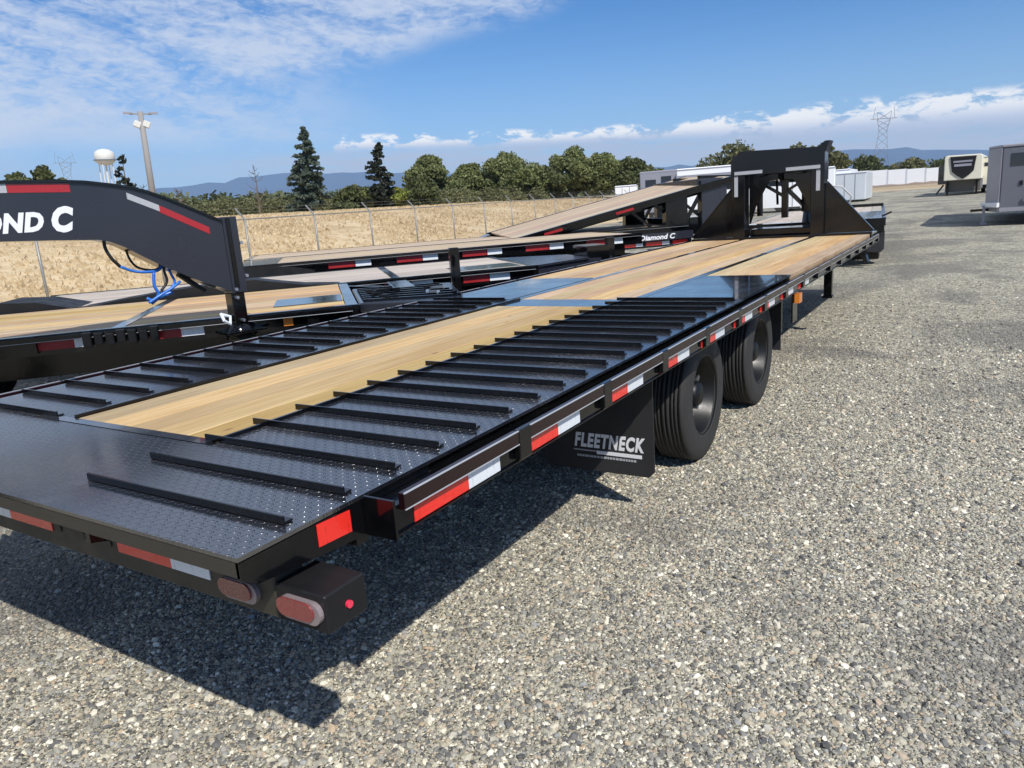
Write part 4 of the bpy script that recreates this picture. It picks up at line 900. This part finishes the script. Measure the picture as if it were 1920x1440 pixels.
def bare(x, y, h, label, seed):
    r = random.Random(seed); t = thing('dead_tree', label, 'tree', (x, y, gh(x, y)), group='trees beyond the fence'); mb = MB()
    mb.tube([(0, 0, 0), (0.05, 0, h*.5), (0, 0.05, h)], [h*.018, h*.011, 0.01], 6); mb.build('trunk', M['bark'], t)
    for k in range(26):
        z0 = h*r.uniform(.15, .95); a = r.uniform(0, 6.28); l = (h-z0)*.28+.3
        MB().tube([(0, 0, z0), (math.cos(a)*l*.6, math.sin(a)*l*.6, z0+l*.25), (math.cos(a)*l, math.sin(a)*l, z0+l*.7)], [.03, .018, .006], 4).build('branch', M['bark'], t)
bare(-51.1, 44.3, 4.3, 'bare dead tree spike standing left of the tall pine', 1)
bare(-57.6, 38.0, 3.0, 'bare twiggy sapling just right of the light pole', 2)
bare(-55.4, 39.6, 2.6, 'small bare sapling between the light pole and the dead spike', 4)
tree('bush', -40.8, 54.2, 2.35, 3.0, 'leaf_dark', 'round dark bush between the ragged conifer and the big trees', 'bush', nl=4200, base=0.1, seed=21, trunk=False)
tree('bush', -42.8, 52.9, 1.5, 2.2, 'leaf_yellow', 'bright yellow-green bush at the foot of the ragged conifer', 'bush', nl=2500, base=0.05, seed=22, trunk=False, size=0.1)
tree('bush', -46.3, 50.6, 2.1, 2.6, 'leaf_dark', 'dark green bush just right of the tall pine', 'bush', nl=3500, base=0.05, seed=23, trunk=False)
tree('bush', -45.0, 51.5, 1.9, 2.2, 'leaf', 'mid green bush between the two conifers', 'bush', nl=3000, base=0.05, seed=24, trunk=False)
big = [(-49.5, 66.5, 5.6, 4.6, 'leaf', 'grey-green broadleaf tree with a leaning open top, leftmost of the big grove', 31, 0.0), (-45.5, 68.5, 4.3, 4.8, 'leaf', 'lower rounded broadleaf tree, second in the big grove', 32, 0.0),
       (-42.0, 71.0, 5.3, 6.2, 'leaf', 'round green broadleaf tree in the left middle of the grove', 33, 0), (-38.9, 73.4, 3.4, 4.4, 'leaf_dark', 'low dark tree filling the dip in the middle of the grove', 34, 0),
       (-37.8, 78.2, 6.1, 5.2, 'leaf', 'tallest broadleaf tree of the grove with a pointed left shoulder', 35, -0.05), (-34.3, 78.6, 5.2, 5.6, 'leaf', 'broad green tree on the right shoulder of the grove', 36, 0),
       (-31.5, 79.8, 4.8, 4.9, 'leaf_dark', 'dark broadleaf tree at the right end of the grove', 37, 0), (-33.5, 90.8, 3.6, 4.6, 'leaf', 'small round tree standing apart right of the grove', 38, 0)]
for x, y, h_, w_, lf, lb, sd_, ln in big: tree('broadleaf_tree', x, y, h_*0.96, w_*1.22, lf, lb, nl=15000, base=0.2, seed=sd_, size=0.11, lump=34, lean=ln)
tree('broadleaf_tree', -24.2, 95.7, 6.2, 8.6, 'olive', 'olive crown rising left of the long trailer gooseneck', nl=6000, base=0.6, seed=41, size=0.17, lump=14)
tree('broadleaf_tree', -19.3, 107.2, 6.4, 5.6, 'olive', 'olive crown showing over the top of the gooseneck', nl=5000, base=0.6, seed=42, size=0.18, lump=12)
tree('broadleaf_tree', -15.6, 104.4, 6.3, 5.0, 'olive', 'grey-olive tree just right of the gooseneck', nl=6000, base=0.6, seed=43, size=0.17, lump=14)
tree('bush', -15.9, 152.5, 4.6, 7.2, 'leaf_dark', 'dark round bush behind the left part of the long white wall', 'bush', nl=4000, base=0.2, seed=44, size=0.2, trunk=False)
tree('bush', -10.8, 175.0, 4.4, 6.6, 'olive', 'grey-green bush behind the middle of the long white wall', 'bush', nl=3500, base=0.2, seed=45, size=0.2, trunk=False)
tree('bush', -5.8, 178.0, 3.6, 5.0, 'leaf_dark', 'small dark bush behind the right part of the long white wall', 'bush', nl=2500, base=0.2, seed=46, size=0.2, trunk=False)
for k, (x, y, h_, w_, lf, lb) in enumerate([(-60.5, 29.5, 4.0, 3.4, 'leaf_dark', 'dark tree crown peeking over the grey gooseneck at far left'), (-59.9, 31.2, 4.3, 2.9, 'leaf_dark', 'rounded dark crown over the grey gooseneck beside the pylon'),
        (-59.2, 32.4, 3.9, 1.6, 'olive', 'slim olive tree below the left pylon'), (-58.8, 33.2, 3.6, 1.2, 'leaf_dark', 'narrow dark tree right below the left pylon')]):
    tree('broadleaf_tree', x, y, h_, w_, lf, lb, nl=2600, base=0.3, seed=60+k, lump=8)
conifer(-57.0, 36.1, 5.3, 2.4, 'needle_dark', 'scraggly small conifer beside the water tower', 14, nl=1600, pw=0.5, skew=0.8, gap=0.45)
# low olive scrub along the far edge of the field
def scrub(name, pts, hgt, n, m, size, label, seed):
    r = np.random.default_rng(seed); C = []
    for _ in range(260):
        k = r.integers(len(pts)-1); t = r.random(); a = pts[k]; c = pts[k+1]
        x = a[0]+(c[0]-a[0])*t+r.normal(0, 1.6); y = a[1]+(c[1]-a[1])*t+r.normal(0, 1.6); q = r.uniform(0.5, 1.0)*hgt
        v = r.normal(size=(n//260, 3)); v /= np.linalg.norm(v, axis=1)[:, None]; rr = (0.6+0.45*r.random(len(v)))
        C.append(np.stack([x+v[:, 0]*rr*q*0.9, y+v[:, 1]*rr*q*0.9, gh(x, y)+np.abs(v[:, 2])*rr*q], 1))
    me = leafmesh(name, np.concatenate(C), size, M[m]); put(name, me, kind='stuff', label=label, cat='scrub')
scrub('scrub', [(-75, 20), (-66, 35), (-60, 44), (-57, 48), (-53, 53), (-48, 58), (-43, 64), (-38, 71)], 1.7, 90000, 'olive', 0.085, 'olive scrub in a low belt along the far side of the dry field', 5)
scrub('distant_woodland', [(-190, 20), (-150, 80), (-120, 120), (-90, 160), (-60, 190), (-30, 215), (0, 230), (40, 235)], 5.0, 42000, 'leaf_dark', 0.42, 'distant dark treeline in front of the mountains', 6)

def dry_grass():
    n = 120000; r = np.random.default_rng(9); y = r.uniform(2, 85, n); w = 1.2+48*r.random(n)**1.3
    x = fence_x(y)-w; keep = np.sin(x*0.9+np.sin(y*0.5)*2)+np.sin(y*0.7+x*0.3)+r.normal(0, 1.0, n) > -0.4
    x = x[keep]; y = y[keep]; n = len(x); z = gz_(x, y)
    h = r.uniform(0.03, 0.10, n)*(1+0.008*np.hypot(x, y)); a = r.uniform(0, 6.28, n); wd = h*r.uniform(0.5, 1.3, n); dx = np.cos(a)*wd; dy = np.sin(a)*wd; lx = r.normal(0, .3, n)*h; ly = r.normal(0, .3, n)*h
    V = np.stack([np.stack([x-dx, y-dy, z-0.02], 1), np.stack([x+dx, y+dy, z-0.02], 1), np.stack([x+lx, y+ly, z+h], 1)], 1).reshape(-1, 3)
    me = bpy.data.meshes.new('dry_grass'); me.vertices.add(3*n); me.vertices.foreach_set('co', V.astype(np.float32).ravel())
    me.loops.add(3*n); me.loops.foreach_set('vertex_index', np.arange(3*n, dtype=np.int32)); me.polygons.add(n)
    me.polygons.foreach_set('loop_start', np.arange(0, 3*n, 3, dtype=np.int32)); me.polygons.foreach_set('loop_total', np.full(n, 3, dtype=np.int32)); me.update(calc_edges=True)
    me.materials.append(M['straw']); put('dry_grass', me, kind='stuff', label='golden dry grass tufts covering the field beyond the fence', cat='grass')
M['straw'] = foliage('straw_grass', (0.55, 0.425, 0.25), (0.70, 0.565, 0.36), (0.62, 0.49, 0.30))
dry_grass()

# ------------------------------------------------------------------ poles and towers
LP = thing('light_pole', 'tall grey light pole with floodlight crossarm rising behind the grey gooseneck', 'pole', (-35.1, 24.0, gh(-35.1, 24.0)))
LP.rotation_euler = (0, R(2.3), 0); LP.location.x -= 0.2
hz = 7.85-gh(-35.1, 24.0)
MB().tube([(0, 0, -0.2), (0, 0, hz)], [0.18, 0.135], 12).build('pole', M['concrete_pole'], LP, smooth=True)
MB().bar((-0.28, -0.44, hz-0.12), (0.28, 0.44, hz-0.12), 0.07).build('crossarm', M['galv'], LP)
for t, z in ((-0.95, hz-0.08), (0.95, hz-0.08), (-0.35, hz-0.62), (0.35, hz-0.62)):
    mb = MB(); mt = Matrix.Translation((0.33*t, 0.53*t, z))@Matrix.Rotation(R(57), 4, 'Z')@Matrix.Rotation(R(0 if abs(t) > .5 else 25), 4, 'Y')
    if abs(t) > .5: mb.box(-0.22, 0.22, -0.12, 0.12, -0.04, 0.05, mt); mb.build('floodlight', M['silver_panel'], LP)
    else: mb.box(-0.17, 0.17, -0.15, 0.15, -0.17, 0.15, mt); mb.build('floodlight', M['tank'], LP, bevel=0.03)
WT_ = thing('water_tower', 'distant white water tower with a rounded tank on thin legs', 'water tower', (-220.5, 132.8, gh(-220.5, 132.8)))
WT_.rotation_euler = (0, R(2.3), 0); WT_.location.x -= 0.6
z0 = WT_.location.z
MB().lathe([(23.0-z0, 0.01), (23.2-z0, 1.6), (24.2-z0, 2.75), (25.8-z0, 2.8), (26.9-z0, 2.5), (27.5-z0, 1.5), (27.8-z0, 0.01)], 24, axis='z').build('tank', M['tank'], WT_, smooth=True)
for k in range(4):
    a = k*math.pi/2+0.6; MB().tube([(1.9*math.cos(a), 1.9*math.sin(a), 24.3-z0), (2.5*math.cos(a), 2.5*math.sin(a), 0)], 0.16, 6).build('leg', M['tank'], WT_)
MB().tube([(0, 0, 0), (0, 0, 23.3-z0)], 0.28, 8).build('riser_pipe', M['tank'], WT_)
MB().lathe([(24.4-z0, 2.8), (24.5-z0, 3.15), (24.65-z0, 3.15), (24.7-z0, 2.8)], 24, axis='z').build('catwalk', M['lattice'], WT_)
def pylon(x, y, ztop, w, label, hgt, yaw):
    z = gh(x, y); t = thing('pylon', label, 'pylon', (x, y, z), yaw); t.rotation_euler = (Matrix.Rotation(R(2.3), 3, 'Y')@Matrix.Rotation(yaw, 3, 'Z')).to_euler(); H_ = ztop-z; mb = MB(); th_ = w*0.018
    lv = [0, .2, .36, .5, .62, .72, .8, .88, 1.0]; wd = [1.0, .8, .64, .52, .44, .38, .46, .60, .66]
    for sx_ in (-1, 1):
        for sy_ in (-1, 1):
            for i in range(len(lv)-1): mb.bar((sx_*w/2*wd[i], sy_*w*.2*wd[i], H_*lv[i]), (sx_*w/2*wd[i+1], sy_*w*.2*wd[i+1], H_*lv[i+1]), th_)
    fr = mb.build('tower_legs', M['lattice'], t)
    mb = MB()
    for i in range(len(lv)-1):
        for sy_ in (-1, 1):
            mb.bar((-w/2*wd[i], sy_*w*.2*wd[i], H_*lv[i]), (w/2*wd[i+1], sy_*w*.2*wd[i+1], H_*lv[i+1]), th_*.6)
            mb.bar((w/2*wd[i], sy_*w*.2*wd[i], H_*lv[i]), (-w/2*wd[i+1], sy_*w*.2*wd[i+1], H_*lv[i+1]), th_*.6)
    mb.build('lattice_bracing', M['lattice'], t)
    mb = MB()
    for f in (.9,): mb.bar((-w*.62, 0, H_*f), (w*.62, 0, H_*f), th_*1.4)
    for q in (-.5, .5): mb.bar((q*w, 0, H_*.9), (q*w*.86, 0, H_*1.07), th_)
    mb.build('crossarm', M['lattice'], t)
pylon(-45.6, 446.5, 37.0, 10.0, 'steel lattice power pylon above the white wall at right', 40, R(6))
pylon(-348.8, 190.5, 39.0, 7.6, 'faint lattice pylon peeking over the grey gooseneck at left', 40, R(61))

# ------------------------------------------------------------------ parked units in the background
def enclosed(label, x, y, rz, w, L, z0, z1, m, name='enclosed_trailer', wins=(), stripe=None, cat='trailer', ribs=0, group='white enclosed trailers at the back of the lot', trim=True):
    t = thing(name, label, cat, (x, y, gh(x, y)), rz, group)
    box('body', m, t, 0, w, 0, L, z0, z1, bevel=0.04)
    if trim:
        mb = MB(); mb.box(-0.01, w+0.01, -0.012, -0.001, z1-0.12, z1-0.05); mb.build('roof_trim', M['silver_panel'], t)
    for a0, a1, c0, c1 in wins: box('window', M['glass'], t, a0, a1, -0.014, -0.002, c0, c1)
    if stripe: box('stripe', M['silver_panel'], t, 0.05, w-0.05, -0.011, -0.003, *stripe)
    for k in range(ribs): xx = w*(k+1)/(ribs+1); box('panel_seam', M['silver_panel'], t, xx-0.02, xx+0.02, -0.02, -0.003, z0+0.05, z1-0.15)
    for xx in (w*.35, w*.35+0.8):
        mb = MB(); mb.lathe([(-0.1, 0.12), (-0.11, 0.33), (-0.08, 0.36), (0.08, 0.36), (0.11, 0.33), (0.1, 0.12)], 20); mb.v = [(b_+xx, a_+0.12, c_+0.36) for a_, b_, c_ in mb.v]; mb.build('wheel', M['rubber'], t)
    mb = MB(); mb.box(w*0.2, w*0.8, 0.1, L*.9, 0.35, z0); mb.build('chassis', blk, t)
    return t
enclosed('long white enclosed trailer with a grey stripe, its roof showing above the tilted deck', -12.55, 41.5, R(17), 4.7, 2.4, 0.55, 2.88, M['white_panel'], stripe=(2.35, 2.50), wins=((0.35, 2.9, 2.14, 2.30),))
enclosed('silver horse trailer with two dark windows left of the long white one', -15.3, 42.8, R(18), 2.4, 2.2, 0.5, 2.95, M['silver_panel'], wins=((0.32, 0.95, 1.95, 2.45), (1.25, 1.85, 2.1, 2.6)), group=None, name='horse_trailer')
enclosed('small white box trailer at the left end of the white trailers', -21.7, 53.5, R(20), 1.65, 2.4, 0.5, 2.35, M['white_panel'], ribs=2)
enclosed('white enclosed trailer seen through the long trailer gooseneck', -9.6, 46.5, R(8), 4.6, 2.5, 0.22, 2.40, M['white_panel'], ribs=1)
enclosed('pale ribbed enclosed trailer with a white edge, right of the gooseneck', -7.5, 58.2, R(3), 2.75, 7.0, 0.12, 2.05, M['pale_panel'], ribs=3)
enclosed('narrow white enclosed trailer tucked behind the pale ribbed one', -8.3, 60.5, R(3), 2.2, 6.5, 0.4, 2.35, M['white_panel'])
# white trailer's jack leg in the gooseneck opening
# long white wall
t = thing('white_wall', 'long low white wall of panels across the back of the lot', 'wall', (-17.5, 147.6, 0), R(5.5))
for k in range(5):
    x0 = k*2.9-0.4; box('wall_panel', M['white_panel'], t, x0+0.05, x0+2.85, 0, 0.3, 0.9, 3.75-0.10*k)
    box('wall_post', M['pale_panel'], t, x0-0.16, x0+0.04, -0.05, 0.35, 0.6, 3.8-0.10*k)
mb = MB(); vs = []
r_ = np.random.default_rng(4); n = 26
for k in range(n): xx = -20+k*1.15; vs += [(xx, 128+r_.normal(0, .3), 0.3), (xx, 131, 1.0+r_.normal(0, .07)), (xx, 140, 1.15+r_.normal(0, .07)), (xx, 149, 0.9)]
mb.add(vs, [(4*k+j, 4*k+4+j, 4*k+5+j, 4*k+1+j) for k in range(n-1) for j in range(3)])
M['dirt'] = simple('brown_dirt', (0.24, 0.18, 0.125), 0.95, var=0.3, scale=0.8, bump=0.6, bscale=3)
mb.build('dirt_bank', M['dirt'], None, smooth=True, kind='structure')

# fifth wheel camper, nose towards the camera
RV = thing('camper', 'beige fifth-wheel camper with a dark front cap facing the camera', 'camper', (0.05, 59.1, gh(0.05, 59.1)), R(-2))
g0 = RV.location.z
MB().prism([(-0.10, 0.98), (-0.10, 2.52), (0.02, 2.62), (1.98, 2.58), (2.10, 2.48), (2.10, 0.98)], 'y', 0.10, 10.0).build('body', M['cream'], RV, bevel=0.04)
mb = MB(); mb.prism([(0.22, 2.52), (1.74, 2.49), (1.62, 1.55), (1.35, 1.28), (1.0, 1.05), (0.66, 1.28), (0.36, 1.55)], 'y', 0.03, 0.099); mb.build('front_cap', M['satin'], RV)
box('cap_trim', M['silver_panel'], RV, 0.42, 1.52, 0.0, 0.029, 2.12, 2.24); box('cap_trim', M['silver_panel'], RV, 0.48, 1.48, 0.0, 0.029, 1.86, 2.02)
box('lower_skirt', M['silver_panel'], RV, -0.1, 2.1, 2.0, 2.2, 0.35, 1.14)
M['skirt'] = simple('dull_brown_storage_front', (0.12, 0.11, 0.095), 0.6)
box('storage_front', M['skirt'], RV, -0.05, 2.0, 1.0, 1.98, 0.20, 0.95)
for xx in (0.05, 1.75):
    lg = box('landing_leg', blk, RV, xx, xx+0.12, 0.75, 0.87, 0.05, 1.0); box('leg_foot', blk, lg, xx-0.1, xx+0.22, 0.65, 0.97, 0, 0.05)
for yy in (6.0, 6.95):
    mb = MB(); mb.lathe([(-0.11, 0.12), (-0.12, 0.33), (-0.09, 0.37), (0.09, 0.37), (0.12, 0.33), (0.11, 0.12)], 20, c=(2.0, yy, 0.37)); mb.build('wheel', M['rubber'], RV)
sl_ = box('slide_out', M['skirt'], RV, -0.62, -0.11, 2.4, 5.0, 0.75, 2.05); box('window', M['glass'], sl_, -0.55, -0.2, 2.388, 2.399, 1.15, 1.8)
mb = MB(); mb.bar((-0.65, 1.9, 0.1), (-0.25, 2.3, 0.7), 0.08); mb.build('entry_steps', blk, RV)
R2 = thing('camper', 'cream camper standing just right of the dark-nosed one', 'camper', (1.95, 61.2, gh(2, 61)), R(-2))
MB().prism([(-0.15, 0.55), (-0.15, 2.25), (0.15, 2.32), (0.95, 2.28), (0.95, 0.55)], 'y', 0, 6).build('body', M['cream'], R2)
box('window', M['glass'], R2, 0.30, 0.52, -0.012, -0.002, 1.75, 2.0); box('roof_edge', M['rim'], R2, 0.1, 1.0, -0.02, 0.3, 2.325, 2.37)
box('chassis', blk, R2, 0, 0.9, 0.1, 5.8, 0.3, 0.54)
mb = MB(); mb.lathe([(-0.11, 0.12), (-0.12, 0.28), (0.12, 0.28), (0.11, 0.12)], 16, c=(0.8, 3, 0.28)); mb.build('wheel', M['rubber'], R2)

# grey enclosed trailer at the right edge
HT = thing('horse_trailer', 'dark grey enclosed trailer with a black window cut by the right edge', 'trailer', (2.42, 25.1, gh(2.4, 25.1)), R(-1))
MB().prism([(0.02, 0.9), (0.35, 0.0), (3.0, 0.0), (3.0, 7.0), (0.02, 7.0)], 'z', 0.36, 2.13).build('body', M['grey_panel'], HT, bevel=0.03)
mb = MB(); mb.prism([(0.0, 0.88), (0.33, -0.02), (3.02, -0.02), (3.02, 7.02), (0.0, 7.02)], 'z', 2.131, 2.21); mb.build('roof_cap', M['grey_light'], HT, bevel=0.02)
mb = MB(); mb.prism([(0.0, 0.89), (0.335, -0.012), (0.345, -0.002), (0.012, 0.90)], 'z', 0.38, 2.13); mb.build('nose_panel', M['grey_light'], HT)
box('window', M['glass'], HT, 0.56, 1.12, -0.016, -0.003, 1.62, 1.96, bevel=0.0); box('lower_trim', M['grey_light'], HT, 0.36, 3.0, -0.014, -0.002, 0.37, 0.48)
box('door_latch', M['rim'], HT, 0.80, 0.88, -0.03, -0.002, 1.08, 1.2)
mb = MB(); mb.prism([(-0.12, 0.9), (0.30, -0.25), (0.36, -0.02), (0.02, 0.9)], 'z', 0.50, 0.62); mb.build('nose_step', M['white_panel'], HT)
mb = MB(); mb.bar((-0.02, 0.6, 0.55), (-0.02, 0.6, 0.04), 0.08); mb.box(-0.1, 0.08, 0.5, 0.7, 0, 0.04); mb.build('jack', M['silver_panel'], HT)
mb = MB(); mb.bar((-0.35, 0.5, 0.42), (0.2, 0.7, 0.42), 0.07); mb.build('tongue', blk, HT)
mb = MB(); mb.lathe([(-0.12, 0.15), (-0.13, 0.33), (-0.10, 0.37), (0.10, 0.37), (0.13, 0.33), (0.12, 0.15)], 24, c=(0, 0, 0)); mb.v = [(b_+1.32, a_+0.1, c_+0.37) for a_, b_, c_ in mb.v]; mb.build('wheel', M['rubber'], HT)
box('fender', M['grey_panel'], HT, 0.9, 2.6, -0.06, -0.018, 0.62, 0.72)

# ------------------------------------------------------------------ haze
hm = bpy.data.materials.new('haze_air'); hm.use_nodes = True; hm.node_tree.nodes.clear()
hv = hm.node_tree.nodes.new('ShaderNodeVolumePrincipled'); ho = hm.node_tree.nodes.new('ShaderNodeOutputMaterial'); hm.node_tree.links.new(hv.outputs[0], ho.inputs['Volume'])
hv.inputs['Color'].default_value = (0.50, 0.72, 1.0, 1); hv.inputs['Density'].default_value = 0.00010; hv.inputs['Anisotropy'].default_value = 0.0
mb = MB(); mb.box(-4900, 4900, -4900, 4900, -400, 330); ho_ = mb.build('haze', hm, None, kind='stuff')
ho_['label'] = 'thin blue haze in the air towards the mountains'; ho_['category'] = 'haze'
